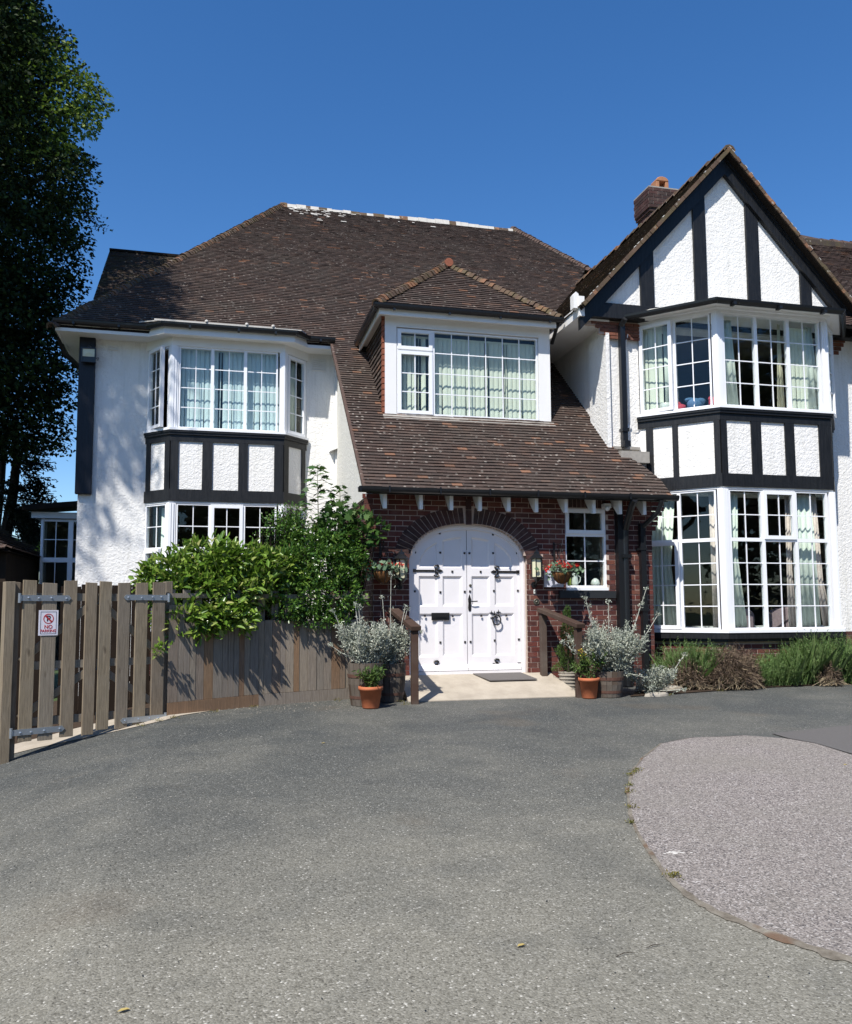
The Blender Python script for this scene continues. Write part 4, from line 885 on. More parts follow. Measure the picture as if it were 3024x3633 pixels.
def leaf(side):
    x0, x1 = (DX0+.087, DCX-.004) if side < 0 else (DCX+.004, DX1-.087); off = -.09; yf = FRY+.03
    w = x1-x0; a = x0+.11*(1 if side < 0 else .7); st = .085; pw = (w-.11-.08-st)/2
    cols = [(x0+.10, x0+.10+pw), (x0+.10+pw+st, x1-.075)] if side < 0 else [(x0+.075, x0+.075+pw), (x0+.075+pw+st, x1-.10)]
    rows = [(-.72, -.04), (.08, .56), (.70, 9)]
    g = .011; nx = int(w/g)+1; zs = np.arange(-.945, DS+DR, g); xs = np.linspace(x0, x1, nx)
    def inner(x, o): t = (x-DCX)/(DH+o); return DS+(DR+o)*max(0, 1-abs(t)**2.25)**.5 if abs(t) < 1 else -9
    X, Z = np.meshgrid(xs, zs, indexing='ij'); D = np.zeros_like(X)
    top = np.array([inner(x, off-.115) for x in xs])[:, None]
    for (p, q) in cols:
        for (r0, r1) in rows:
            zt = np.minimum(top, r1) if r1 > 5 else r1
            e = np.minimum(np.minimum(X-p, q-X), np.minimum(Z-r0, zt-Z)); D = np.maximum(D, np.clip(e/.028, 0, 1)*.026)
    V = [(X[i, j], yf+D[i, j], Z[i, j]) for i in range(X.shape[0]) for j in range(X.shape[1])]; nz = X.shape[1]; Fc = []
    ob = np.array([inner(x, off+.03) for x in xs])
    for i in range(nx-1):
        for j in range(nz-1):
            if Z[i, j] < min(ob[i], ob[i+1]): Fc.append((i*nz+j, (i+1)*nz+j, (i+1)*nz+j+1, i*nz+j+1))
    m = MB(); m.v = V; m.f = Fc; m.m = [0]*len(Fc)
    m.box(x0, x1, yf+.0265, yf+.05, -.945, DS+.25); 
    D_ = m.build('door', DOORW, HOUSE, label='left leaf with the black letterbox' if side < 0 else 'right leaf with the ring knocker and lever handle')
    k = MB(); k.prism([(x0-.0, yf-.045, -.945), (x0, yf, -.945), (x0, yf, -.845), (x0, yf-.02, -.855), (x0, yf-.045, -.90)], (w, 0, 0)); k.build('weatherboard', DOORW, D_)
    def at_door(px, py): p = at(1350+px/2.8, 1700+py/2.8, yf); return p[0], p[2]
    studs = [(345, 728), (595, 730), (835, 735), (590, 538), (343, 1115), (596, 1123), (838, 1118), (443, 1358), (718, 1362), (596, 1622), (841, 1618), (720, 1858), (714, 918)] if side < 0 else [(885, 735), (1120, 735), (1357, 735), (1118, 550), (890, 1115), (1128, 1110), (1366, 1108), (1003, 1358), (1251, 1356), (896, 1616), (1136, 1602), (1376, 1592), (1010, 1848), (996, 920)]
    for px, py in studs:
        x, z = at_door(px, py); h = .016; k = MB()
        k.add([(x-h, yf, z-h), (x+h, yf, z-h), (x+h, yf, z+h), (x-h, yf, z+h), (x-h, yf-.008, z-h), (x+h, yf-.008, z-h), (x+h, yf-.008, z+h), (x-h, yf-.008, z+h), (x, yf-.024, z)], [(0, 1, 5, 4), (1, 2, 6, 5), (2, 3, 7, 6), (3, 0, 4, 7), (4, 5, 8), (5, 6, 8), (6, 7, 8), (7, 4, 8)]); k.build('stud', IRON, D_)
    for py in ((911, 1860) if side < 0 else (920, 1843)):
        x, z = at_door(620 if side < 0 else 1095, py); d = 1 if side < 0 else -1; xe = x0 if side < 0 else x1; k = MB(); yy = yf-.012
        k.box(min(xe, x-d*.14), max(xe, x-d*.14), yy, yf, z-.016, z+.016); k.box(min(xe, xe+d*.05), max(xe, xe+d*.05), yy-.006, yf, z-.026, z+.026)
        k.prism([(x, yy-.004, z), (x-d*.05, yy-.004, z+.028), (x-d*.09, yy-.004, z+.012), (x-d*.09, yy-.004, z-.012), (x-d*.05, yy-.004, z-.028)], (0, .016, 0))
        k.box(x-d*.12-.012, x-d*.12+.012, yy-.006, yf, z-.045, z+.045)
        for sg in (-1, 1):
            pp = [(x-d*.10, z+sg*.02), (x-d*.085, z+sg*.05), (x-d*.07, z+sg*.075), (x-d*.09, z+sg*.09), (x-d*.13, z+sg*.085), (x-d*.145, z+sg*.065)]
            k.tube([(a_, yy, b_) for a_, b_ in pp], [.014, .015, .015, .014, .012, .014], 6)
        k.build('strap_hinge', IRON, D_)
    if side < 0:
        (xa, za), (xb, zb) = at_door(508, 1402), at_door(684, 1327); k = MB(); k.box(xa, xb, yf-.014, yf, za, zb); k.box(xa+.02, xb-.02, yf-.022, yf-.014, za+.03, zb-.03); k.box(xa+.05, xb-.05, yf-.03, yf-.022, (za+zb)/2-.012, (za+zb)/2+.012); k.build('letterbox', IRON, D_)
    else:
        x, z = at_door(886, 1235); k = MB(); k.prism([(x-.018, yf-.01, z-.12), (x+.018, yf-.01, z-.12), (x+.026, yf-.01, z-.07), (x+.02, yf-.01, z), (x+.026, yf-.01, z+.07), (x, yf-.01, z+.15), (x-.026, yf-.01, z+.07), (x-.02, yf-.01, z), (x-.026, yf-.01, z-.07)], (0, .01, 0)); k.tube([(x, yf, z+.035), (x, yf-.05, z+.035), (x+.05, yf-.055, z+.03), (x+.12, yf-.05, z+.035)], .010, 6); k.build('door_handle', IRON, D_)
        x, z = at_door(1150, 1400); k = MB(); k.tube([(x+.085*math.cos(t)*.8, yf-.035, z+.08*math.sin(t)) for t in np.linspace(0, 2*math.pi, 19)], .012, 6)
        for a_, b_, r_ in ((-.03, .10, .05), (.04, .13, .04), (-.08, .12, .035), (-.07, .04, .035), (0, .05, .04), (0, 0, .03)):
            for t in range(4): k.prism([(x+a_+r_*math.cos(t*1.57+q)*w_, yf-.016, z+b_+r_*math.sin(t*1.57+q)*w_) for q, w_ in ((-.45, .35), (0, 1), (.45, .35))]+[(x+a_, yf-.016, z+b_)], (0, .016, 0))
        k.build('knocker', IRON, D_)
        x, z = at_door(893, 1056); k = MB(); k.lathe((x, yf, z), [(.022, 0), (.022, .012), (.012, .016)], 12, fr=Fr((0, 0, 0), (1, 0, 0), (0, 0, 1), (0, -1, 0))); k.build('door_lock', BRASS, D_)
    return D_
leaf(-1); leaf(1)
MB().box(DX0-.1, DX1+.1, 13.22, 13.3, -1.3, 1.6).build('porch_back', UNDER, HOUSE)

# ---- timber post, pipes, vents and cables
m = MB(); m.box(-2.66, -2.37, 16.9, 17.0, 2.24, 5.27); part(m, 'corner_timber', TIMBERB, bevel=.01)
def pipe(pts, r, name='downpipe', mat=BLACKPL, brackets=()):
    m = MB(); m.tube(pts, r, 12)
    for z in brackets: p = pts[-1]; m.box(p[0]-r-.03, p[0]+r+.03, p[1]-r-.01, p[1]+r+.02, z-.03, z+.03)
    return part(m, name, mat, smooth=False)
pipe([(6.58, 12.50, 1.80), (6.58, 12.62, 1.68), (6.60, 12.88, 1.35), (6.60, 12.90, 1.1), (6.60, 12.90, -1.25)], .055, brackets=(.9,))
MB().box(6.46, 6.56, 12.87, 13.0, -1.25, 1.8).build('soil_pipe', BLACKPL, HOUSE)
m = MB(); m.box(6.86, 6.95, 12.84, 12.93, -1.25, 1.45); m.box(6.84, 6.97, 12.83, 12.99, -.02, .02); m.box(6.84, 6.97, 12.83, 12.99, 1.0, 1.04); part(m, 'downpipe', BLACKPL, 'square-section downpipe at the brick pier')
pipe([(7.08, 12.5, 1.80), (7.06, 12.6, 1.62), (6.92, 12.86, 1.40)], .04)
pipe([(7.02, 13.50, 5.22), (7.0, 13.62, 5.12)], .05); m = MB(); m.box(6.965, 7.06, 13.58, 13.68, 3.0, 5.12); m.box(6.95, 7.075, 13.56, 13.70, 3.18, 3.24); m.box(6.955, 7.07, 13.50, 13.66, 2.9, 3.0); part(m, 'downpipe', BLACKPL, 'square-section downpipe on the white wall of the gable')
m = MB(); m.box(6.85, 7.36, 13.70, 13.76, 2.88, 2.93); m.box(6.85, 7.40, 13.45, 13.76, 2.60, 2.80); part(m, 'lead_flashing', MORTARD)
pipe([(7.16, 13.68, 5.0), (7.13, 13.70, 4.85), (7.14, 13.735, 4.7), (7.17, 13.735, 3.3)], .011, 'cable', WPAINT)
MB().lathe((7.17, 13.76, 3.3), [(.045, 0), (.045, .03), (.03, .035)], 14, fr=Fr((0, 0, 0), (1, 0, 0), (0, 0, 1), (0, -1, 0))).build('cable_box', WPAINT, HOUSE)
pipe([(7.2, 13.735, 3.24), (7.40, 13.735, 3.24), (7.41, 13.72, 2.4)], .014, 'cable', WPAINT)
def vent(px0, py0, px1, py1, Y, n):
    a = at(px0, py1, Y); b = at(px1, py0, Y); m = MB(); m.box(a[0], b[0], Y-.012, Y, a[2], b[2]); h = (b[2]-a[2])/n
    for k in range(n): m.prism([(a[0]+.01, Y-.012, a[2]+h*k+h*.9), (a[0]+.01, Y-.04, a[2]+h*k+h*.2), (a[0]+.01, Y-.034, a[2]+h*k+h*.1), (a[0]+.01, Y-.012, a[2]+h*k+h*.75)], (b[0]-a[0]-.02, 0, 0))
    part(m, 'air_vent', WPAINT)
vent(1105, 1275, 1158, 1315, 17.0, 6); vent(382, 1228, 423, 1243, 17.0, 2)
# stone stub on the left wall and hip rafter end
a = at(1185, 1585, 17.0); m = MB(); m.prism([(a[0]-.10, 16.85, a[2]-.12), (a[0]+.10, 16.85, a[2]-.04), (a[0]+.10, 16.85, a[2]+.14), (a[0]-.02, 16.85, a[2]+.14)], (0, .15, 0)); part(m, 'kneeler', WPAINT)
m = MB(); m.tube([(-3.1, 17.3, 5.35), (-3.02, 17.5, 5.1), (-2.75, 17.9, 4.9)], .05, 8); part(m, 'swan_neck_pipe', BLACKPL)
# rear bay at the left with white frames and a flat dark roof
lx0, lx1 = -3.64, -3.15; m = MB(); Yr = 19.5
m.prism([(-4.05, 19.2, 2.17), (-2.5, 19.0, 2.30), (-2.5, 21, 2.45), (-4.05, 21, 2.3)], (0, 0, .11)); part(m, 'flat_roof', UNDER)
m = MB(); m.box(-3.9, -2.7, 19.4, 19.43, 2.03, 2.16); m.box(-3.9, -2.7, 19.43, 21, 2.06, 2.09); part(m, 'fascia', WPAINT)
fr = wallfr(-3.72, 19.5, -1.2); window(fr, 1.3, 3.24, [dict(r=(0, .60, 2.34, 3.22), nx=2, nz=2), dict(r=(0, .60, 0, 2.34), nx=2, nz=3), dict(r=(.60, 1.3, 2.34, 3.22), nx=2, nz=2), dict(r=(.60, 1.3, 0, 2.34), nx=2, nz=3)], rail=.05)
m = MB(); m.box(-3.72, -3.66, 19.57, 21, -1.3, 2.05); m.box(-3.66, -2.65, 20.9, 21, -1.3, 2.05); part(m, 'wall', STUCCO)

# ================================================================== BLINDS, CURTAINS AND THINGS BEHIND THE GLASS
def blind(label, fr, W, z0, z1, mat, ang=.6, step=.089, sl=.084, gaps=(), twist=()):
    m = MB(); n = int(W/step)
    for i in range(n):
        if i in gaps: continue
        a = ang+random.gauss(0, .07)+(1.1 if i in twist else 0); x = step*(i+.5); ca, sa = math.cos(a)*sl/2, math.sin(a)*sl/2; o = random.gauss(0, .010); N = 5
        cv = [(-1+2*k/N) for k in range(N+1)]; sh = random.gauss(0, .008)
        A = [fr.p(x+t*ca, t*sa+.012*(1-t*t), z0+sh*t) for t in cv]; B = [fr.p(x+t*ca+o*0, t*sa+.012*(1-t*t), z1) for t in cv]
        A = [fr.p(x+t*ca+o, t*sa+.012*(1-t*t), z0) for t in cv]
        d = fr.v*.003; q = A+B+[p+d for p in A]+[p+d for p in B]; k = N+1
        m.add(q, [(j, j+1, k+j+1, k+j) for j in range(N)]+[(2*k+j+1, 2*k+j, 3*k+j, 3*k+j+1) for j in range(N)]+[(0, k, 3*k, 2*k), (k-1, 3*k-1, 4*k-1, 2*k-1)])
    m.box(0, W, -.02, .02, z1, z1+.03, fr)
    return tag(m.build('vertical_blind', mat), label, 'blind')
def curtain(label, fr, xt, xb, z0, z1, mat, folds=8, amp=.03, mids=None, group=None):
    """xt/xb: (left,right) at top and bottom; mids: extra rows (z,left,right)"""
    folds = max(2, int(folds*.62)); amp = .017
    rows = [(z0, *xb)]+sorted(mids or [])+[(z1, *xt)]; m = MB(); N = folds*6; G = []
    for z, a, b in rows:
        G.append([(a+(b-a)*i/N, amp*math.sin(2*math.pi*folds*i/N+.5*math.sin(i))+amp*.4*math.sin(i*.37+z), z) for i in range(N+1)])
    V = [fr.p(*q) for r in G for q in r]+[fr.p(q[0], q[1]-.006, q[2]) for r in G for q in r]; o = len(rows)*(N+1); Fc = []
    for r in range(len(rows)-1):
        for i in range(N): a = r*(N+1)+i; b = a+N+1; Fc += [(a, a+1, b+1, b), (o+a+1, o+a, o+b, o+b+1)]
    for i in range(N): Fc += [(i+1, i, o+i, o+i+1)]; a = (len(rows)-1)*(N+1)+i; Fc += [(a, a+1, o+a+1, o+a)]
    m.add(V, Fc); return tag(m.build('curtain', mat, smooth=True), label, 'curtain', group)
fr, W = facet(LB[1], LB[2], 3.53); blind('pale blue vertical blind across the upper left bay', fr.at(.05, -.17, 0), W-.1, 0, 1.55, BLINDB, .22, .089, .094, twist=(9,))
fr, W = facet(LB[2], LB[3], 3.53); curtain('off white curtain at the right side light of the upper left bay', fr.at(.05, -.14, 0), (0, .5), (0, .52), .0, 1.5, CURT, 6)
fr, W = facet(LB[0], LB[1], -.2); curtain('pale curtain in the lower left bay seen through its side light', fr.at(.05, -.16, 0), (.25, .62), (.2, .6), .0, 2.2, CURT, 6)
fr = wallfr(WD0, DY, DZ0+.06); blind('cream green vertical blind with twisted slats in the dormer', fr.at(.69, -.16, 0), 1.97, 0, 1.42, BLINDG, .20, .089, .094, gaps=(), twist=(11, 15))
blind('short vertical blind behind the narrow left lights of the dormer', fr.at(.03, -.16, 0), .62, 0, 1.42, BLINDG, .45, .089, .088, gaps=(), twist=(4,))
fr, W = facet(RB[0], RB[1], 3.54)
blind('pale green blind behind the open casement of the upper right bay', fr.at(.08, -.16, 0), .36, 0, 1.6, BLINDG, .1, .089, .089); curtain('pale curtain beside the open casement of the upper right bay', fr.at(.46, -.16, 0), (0, .22), (0, .24), 0, 1.6, CURT, 4)
fr, W = facet(RB[1], RB[2], 3.54)
curtain('gathered curtain at the left end of the upper right bay front', fr.at(.14, -.16, 0), (0, .26), (0, .36), 0, 1.58, CURT, 6, .04)
curtain('narrow cream curtain beside the middle light of the upper right bay', fr.at(1.28, -.16, 0), (.06, .12), (0, .16), 0, 1.58, CURTY, 3, .03)
blind('pale green blind in the right light of the upper right bay', fr.at(1.50, -.16, 0), .45, 0, 1.5, BLINDG, .05, .089, .09); curtain('tapering curtain at the right end of the upper right bay', fr.at(1.90, -.16, 0), (0, .16), (0, .30), 0, 1.58, CURT, 4)
fr, W = facet(RB[1], RB[2], -.30)
curtain('tied back curtain at the left end of the lower right bay front', fr.at(.15, -.17, 0), (0, .26), (0, .36), 0, 2.3, CURT, 6, .035, [(1.2, 0, .22)])
curtain('patterned curtain beside the middle light of the lower right bay', fr.at(1.30, -.17, 0), (.05, .18), (.02, .2), 0, 2.3, CURTF, 3, .03, [(1.0, .03, .15)])
curtain('wide pale green curtain at the right end of the lower right bay', fr.at(1.50, -.17, 0), (0, .42), (0, .48), 0, 2.3, CURT, 8, .035)
curtain('patterned curtain edge hanging slanted in the right light of the lower right bay', fr.at(1.90, -.20, 0), (0, .12), (.15, .38), 0, 2.3, CURTF, 3, .03, [(.8, .06, .2)])
fr, W = facet(RB[0], RB[1], -.30)
curtain('full pale green curtain behind the ajar casement of the lower right bay', fr.at(.05, -.17, 0), (.1, .52), (.05, .52), 0, 2.3, CURT, 9, .04, [(1.1, .08, .42)])
curtain('narrow patterned curtain at the right of the angled lower light', fr.at(1.16, -.17, 0), (.0, .14), (.0, .17), 0, 2.3, CURTF, 3, .03)
def armchair(x, y, z, rz, label):
    e = empty('armchair', (x, y, z), label, 'armchair', 'armchairs in the bay window'); c_, s_ = math.cos(rz), math.sin(rz); fr = Fr((x, y, z), (c_, s_, 0), (-s_, c_, 0))
    m = MB(); m.box(-.28, .28, -.3, .26, .12, .44, fr); m.build('seat', ARMCH, e, bevel=.03)
    m = MB(); pr = [(-.36, .10), (.36, .10), (.36, .92), (.28, 1.0), (.1, 1.04), (-.1, 1.04), (-.28, 1.0), (-.36, .92)]; m.prism([fr.p(a, .26, b) for a, b in pr], fr.v*.16); m.build('backrest', ARMCH, e, bevel=.03)
    for sg in (-1, 1): m = MB(); m.box(sg*.36-.08, sg*.36+.08, -.34, .255, .1, .60, fr); m.build('armrest', ARMCH, e, bevel=.03)
    return e
armchair(9.05, 13.9, -1.0, math.pi+.1, 'mauve patterned armchair with its back to the left light of the lower right bay'); armchair(10.2, 13.75, -1.0, math.pi-.4, 'pale mauve armchair behind the middle light of the lower right bay'); armchair(7.9, 14.4, -1.0, math.pi*.8, 'brown armchair behind the angled side light of the lower right bay')
def sill_things():
    p = at(2505, 1415, 13.05); z = 3.56
    for dx, lab in ((-.06, 'red check cloth heaped on the left of the upper right bay sill'), (.42, 'red check cloth heaped nearer the corner of the upper right bay')):
        m = MB(); m.sphere((7.98+dx, 13.32-dx*.9, z+.06), .10, 1, .8, 1.1); m.sphere((7.98+dx+.07, 13.27-dx*.9, z+.04), .08, 1.2, .8, .8); m.sphere((7.98+dx-.03, 13.34-dx*.9, z+.13), .06, 1.2, .8, .9); tag(m.build('cloth', REDCL, smooth=True), lab, 'cloth')
    m = MB(); m.sphere((8.16, 13.16, z+.07), .14, 1.1, .8, .8); m.sphere((8.10, 13.2, z+.15), .08, 1.5, .8, .6); m.sphere((8.24, 13.1, z+.12), .07, 1.3, .8, .8); tag(m.build('cloth', BLUECL, smooth=True), 'blue bundle of cloth between two red check cloths upstairs', 'cloth')
    m = MB(); m.lathe((7.78, 13.5, z), [(.08, 0), (.11, .14), (.10, .145)], 12); tag(m.build('bowl', POTGR, smooth=True), 'white bowl on the window sill beside the red cloth upstairs', 'bowl')
sill_things()
m = MB(); m.slab([tuple(p) for p in offset_poly(RB, -.12)], 3.46, 3.53); part(m, 'window_board', PVC)
e = empty('jug', (5.80, 13.17, WZ0+.06), 'white jug standing inside the small window beside the doors', 'jug'); m = MB(); m.lathe((5.80, 13.17, WZ0+.06), [(.05, 0), (.062, .06), (.05, .15), (.042, .19), (.055, .23), (.05, .235)], 14); m.build('body', POTGR, e, True)
m = MB(); m.tube([(5.85, 13.17, WZ0+.26), (5.90, 13.17, WZ0+.22), (5.89, 13.17, WZ0+.15), (5.85, 13.17, WZ0+.12)], .009, 6); m.build('handle', POTGR, e)
m = MB(); m.lathe((5.69, 13.17, WZ0+.06), [(.035, 0), (.04, .1), (.035, .18), (.015, .19)], 12); tag(m.build('vase', simple('green_vase', (.30, .34, .06), .4, .4)), 'yellow green vase beside the white jug in the small window', 'vase')
m = MB(); m.lathe((6.18, 13.19, WZ0+.06), [(.03, 0), (.085, .05), (.06, .12), (.02, .15)], 12); tag(m.build('ornament', POTGR, smooth=True), 'pale rounded ornament in the right corner of the small window', 'ornament')

# ================================================================== LAMPS AND FITTINGS ON THE WALL
e = empty('floodlight', (-2.48, 16.9, 4.74), 'square black floodlight at the top of the left corner timber', 'floodlight')
fl = Fr((-2.60, 16.78, 4.75), (1, 0, 0), (0, -1, 0))
m = MB(); m.box(0, .26, -.06, 0, 0, .28, fl); ring(m, fl, 0, .26, 0, .28, .022, 0, .02); m.build('housing', BLACKPL, e); m = MB(); m.box(.022, .238, .0, .006, .11, .262, fl)
m.add([fl.p(.03, .006, .12), fl.p(.23, .006, .12), fl.p(.23, .006, .255), fl.p(.03, .006, .255), fl.p(.13, .018, .187)], [(0, 1, 4), (1, 2, 4), (2, 3, 4), (3, 0, 4)]); m.build('lamp_glass', LGLASS, e)
m = MB(); m.box(.10, .16, -.12, -.06, .1, .2, fl); m.lathe(fl.p(.13, -.03, .28), [(.045, 0), (.04, .03), (.02, .05)], 10); m.tube([fl.p(.26, -.03, .09), fl.p(.30, -.03, .11), fl.p(.29, -.06, .06)], .008, 5); m.build('bracket', BLACKPL, e)
def lantern(x, y, z, label):
    e = empty('wall_lantern', (x, y, z), label, 'wall lantern', 'lanterns on either side of the doors'); n = 6
    m = MB(); m.lathe((x, y, z), [(.03, -.06), (.055, -.03), (.095, 0), (.095, .012)], n).lathe((x, y, z+.30), [(.10, 0), (.125, .012), (.09, .05), (.05, .085), (.045, .12), (.018, .13), (.012, .16)], n)
    for k in range(n): q = 2*math.pi*k/n; m.tube([(x+.088*math.cos(q), y+.088*math.sin(q), z), (x+.088*math.cos(q), y+.088*math.sin(q), z+.30)], .009, 4)
    m.build('frame', BLACKPL, e); m = MB(); m.lathe((x, y, z+.012), [(.080, 0), (.080, .288)], n); m.build('glass', LGLASS, e)
    m = MB(); m.tube([(x, y, z-.04), (x, y+.05, z-.10), (x, 12.985, z-.12)], .014, 6); m.lathe((x, 12.985, z-.11), [(.05, 0), (.05, .015)], 12, fr=Fr((0, 0, 0), (1, 0, 0), (0, 0, 1), (0, -1, 0))); m.build('bracket', BLACKPL, e); return e
lantern(2.755, 12.83, .50, 'black hexagonal lantern on the brick left of the arched doors'); lantern(4.995, 12.83, .53, 'black hexagonal lantern on the brick right of the arched doors')
def geranium_basket(x, y, z, label, seed):
    global rng
    e = empty('hanging_basket', (x, y, z), label, 'hanging basket', 'baskets of red geraniums beside the doors')
    m = MB(); prof = [(.01, -.19), (.07, -.175), (.12, -.13), (.155, -.06), (.17, 0), (.15, 0)]; m.lathe((x, y, z), prof, 18); m.build('liner', BASKET, e, True)
    m = MB()
    for k in range(8): q = 2*math.pi*k/8; m.tube([(x+r_*1.03*math.cos(q), y+r_*1.03*math.sin(q), z+h_) for r_, h_ in prof[:5]], .005, 4)
    m.tube([(x+.175*math.cos(t), y+.175*math.sin(t), z) for t in np.linspace(0, 2*math.pi, 17)], .006, 4); m.build('wire_frame', IRON, e)
    m = MB()
    for k in range(4): q = 2*math.pi*k/4+.6; m.tube([(x+.17*math.cos(q), y+.17*math.sin(q), z), (x, y, z+.38)], .004, 4)
    m.build('chain', IRON, e)
    m = MB(); m.box(x-.012, x+.012, 12.98, 12.994, z+.02, z+.50); m.tube([(x, 12.985, z+.46), (x, y-.01, z+.46), (x, y-.02, z+.42), (x, y, z+.38)], .008, 5); m.tube([(x, 12.985, z+.12), (x, (y+13)/2, z+.3), (x, y+.03, z+.455)], .006, 5); m.build('bracket', IRON, e)
    n = 90; P = np.array([x, y, z+.05])+rng.normal(size=(n, 3))*[.14, .10, .045]; P[:, 2] = np.maximum(P[:, 2], z-.02)
    scatter('foliage', MAPLE_V*[1, .8, 1], MAPLE_F, P, rdir(n, .2)*[1, 1, .4], rdir(n, .8), rng.uniform(.06, .10, n), rng.uniform(.07, .10, n), LF_SILGR, e)
    n = 26; side = rng.choice([-1, 1], n); P = np.array([x, y, z])+np.stack([side*rng.uniform(.14, .26, n), rng.normal(size=n)*.06, rng.uniform(-.12, .10, n)], 1)
    scatter('foliage', MAPLE_V*[1, .8, 1], MAPLE_F, P, rdir(n, -.2), rdir(n, .2)+[0, -.8, 0], rng.uniform(.05, .08, n), rng.uniform(.05, .08, n), LF_SILGR, e)
    hs = [(-.2, 0, .08), (-.08, -.06, .10), (.0, -.1, .09), (.07, -.04, .105), (.16, -.02, .07), (-.02, .04, .14), (.27, 0, .10), (-.27, -.02, .02), (.1, .05, .12)]
    C_ = np.array([(x+a, y+b, z+c_) for a, b, c_ in hs]); P = tips(C_, 26, .022); n = len(P); scatter('flowers', LEAF_V, LEAF_F, P, rdir(n, .3), rdir(n, .3)+[0, -.5, .3], .028, .026, LF_RED, e)
    m = MB()
    for c_ in C_: m.tube([(x, y, z), tuple((c_+[x, y, z])/2+[0, 0, .03]), tuple(c_)], .003, 4)
    m.build('stems', STEM, e)
geranium_basket(2.45, 12.70, .62, 'hanging basket of red geraniums left of the doors against the dark shrub', 1)
geranium_basket(5.36, 12.68, .62, 'hanging basket of red geraniums in front of the small window', 2)
m = MB(); a = at(1932, 2083, 12.97); b = at(1998, 2030, 12.97); m.box(a[0], b[0], 12.955, 12.99, a[2]+.0, b[2]+.06); tag(m.build('wall_plaque', simple('lilac_plaque', (.60, .62, .74), .35, .5), bevel=.004), 'pale blue grey plaque on the brick under the right hanging basket', 'plaque')
e = empty('doorbell', tuple(at(1903.6, 2135, 12.99)), 'round brass bell pull on the brick right of the doors', 'doorbell'); p = at(1903.6, 2135, 12.994); rf = Fr((0, 0, 0), (1, 0, 0), (0, 0, 1), (0, -1, 0))
m = MB(); m.lathe(p, [(.052, 0), (.052, .010), (.040, .016), (.034, .008), (.026, .008)], 20, fr=rf); m.build('bell_plate', BRASS, e); m = MB(); m.lathe(p, [(.016, .004), (.016, .022), (.008, .028)], 14, fr=rf); m.build('push_button', BRASS, e)
p = at(1896, 2099, 12.994); e = empty('door_chime', tuple(p), 'small cream push button box above the round bell', 'push button'); m = MB(); m.box(p[0]-.014, p[0]+.014, 12.975, 12.994, p[2]-.035, p[2]+.035); m.build('case', POTGR, e, bevel=.004); m = MB(); m.lathe((p[0], 12.975, p[2]), [(.008, 0), (.008, .004)], 10, fr=rf); m.build('button', BRASS, e)
p = at(2165, 1790, 12.8); e = empty('security_light', tuple(p), 'small white sensor lamp under the eaves beside the downpipe', 'security lamp'); m = MB(); m.box(p[0]-.07, p[0]+.06, 12.86, 12.99, p[2]-.05, p[2]+.03); m.build('housing', WPAINT, e, bevel=.01); m = MB(); m.sphere((p[0]-.03, 12.84, p[2]-.06), .045); m.build('sensor', WPAINT, e, True)
m = MB(); q = [at(1672, 2398, 12.85), at(1857, 2397, 12.85), at(1900, 2422, 12.45), at(1706, 2424, 12.45)]; zr = lambda Y: -.995-(13.0-Y)*((-.995-(gz(11.67)+.012))/(13.0-11.67))
m.prism([(4.18-.24, 12.97, zr(12.97)+.004), (4.86-.12, 12.97, zr(12.97)+.004), (4.86+.02, 12.60, zr(12.60)+.004), (4.10, 12.60, zr(12.60)+.004)], (0, 0, .014)); tag(m.build('doormat', MAT), 'flat grey ribbed doormat on the ramp before the doors', 'doormat')

def handrail(xr, yr, zr_, xf, yf, zf, label):
    e = empty('handrail', (xf, yf, gz(yf)), label, 'handrail', 'brown wooden handrails beside the ramp')
    hw_ = .048
    MB().box(xr-hw_, xr+hw_, yr-hw_, yr+hw_, -1.1, zr_-.06).build('post', WOODD, e, bevel=.005); MB().box(xf-hw_, xf+hw_, yf-hw_, yf+hw_, gz(yf)-.05, zf-.06).build('post', WOODD, e, bevel=.005)
    d = np.array([xf-xr, yf-yr, zf-zr_]); L = np.linalg.norm(d); d /= L; sd = np.cross(d, (0, 0, 1)); sd /= np.linalg.norm(sd); up = np.cross(sd, d); f_ = Fr((xr, yr, zr_), d, sd, up)
    m = MB(); m.box(-.06, L+.09, -.075, .075, -.045, .02, f_); m.build('rail', WOODD, e, bevel=.006); return e
zp = [at(1393, 2162, 12.86), at(1466, 2222, 11.72), at(1922, 2163, 12.86), at(2040, 2214, 11.85)]
handrail(zp[0][0]+.02, 12.86, zp[0][2], zp[1][0]+.02, 11.72, zp[1][2], 'brown wooden handrail left of the ramp')
handrail(zp[2][0]+.02, 12.86, zp[2][2], zp[3][0]+.05, 11.85, zp[3][2], 'brown wooden handrail right of the ramp')

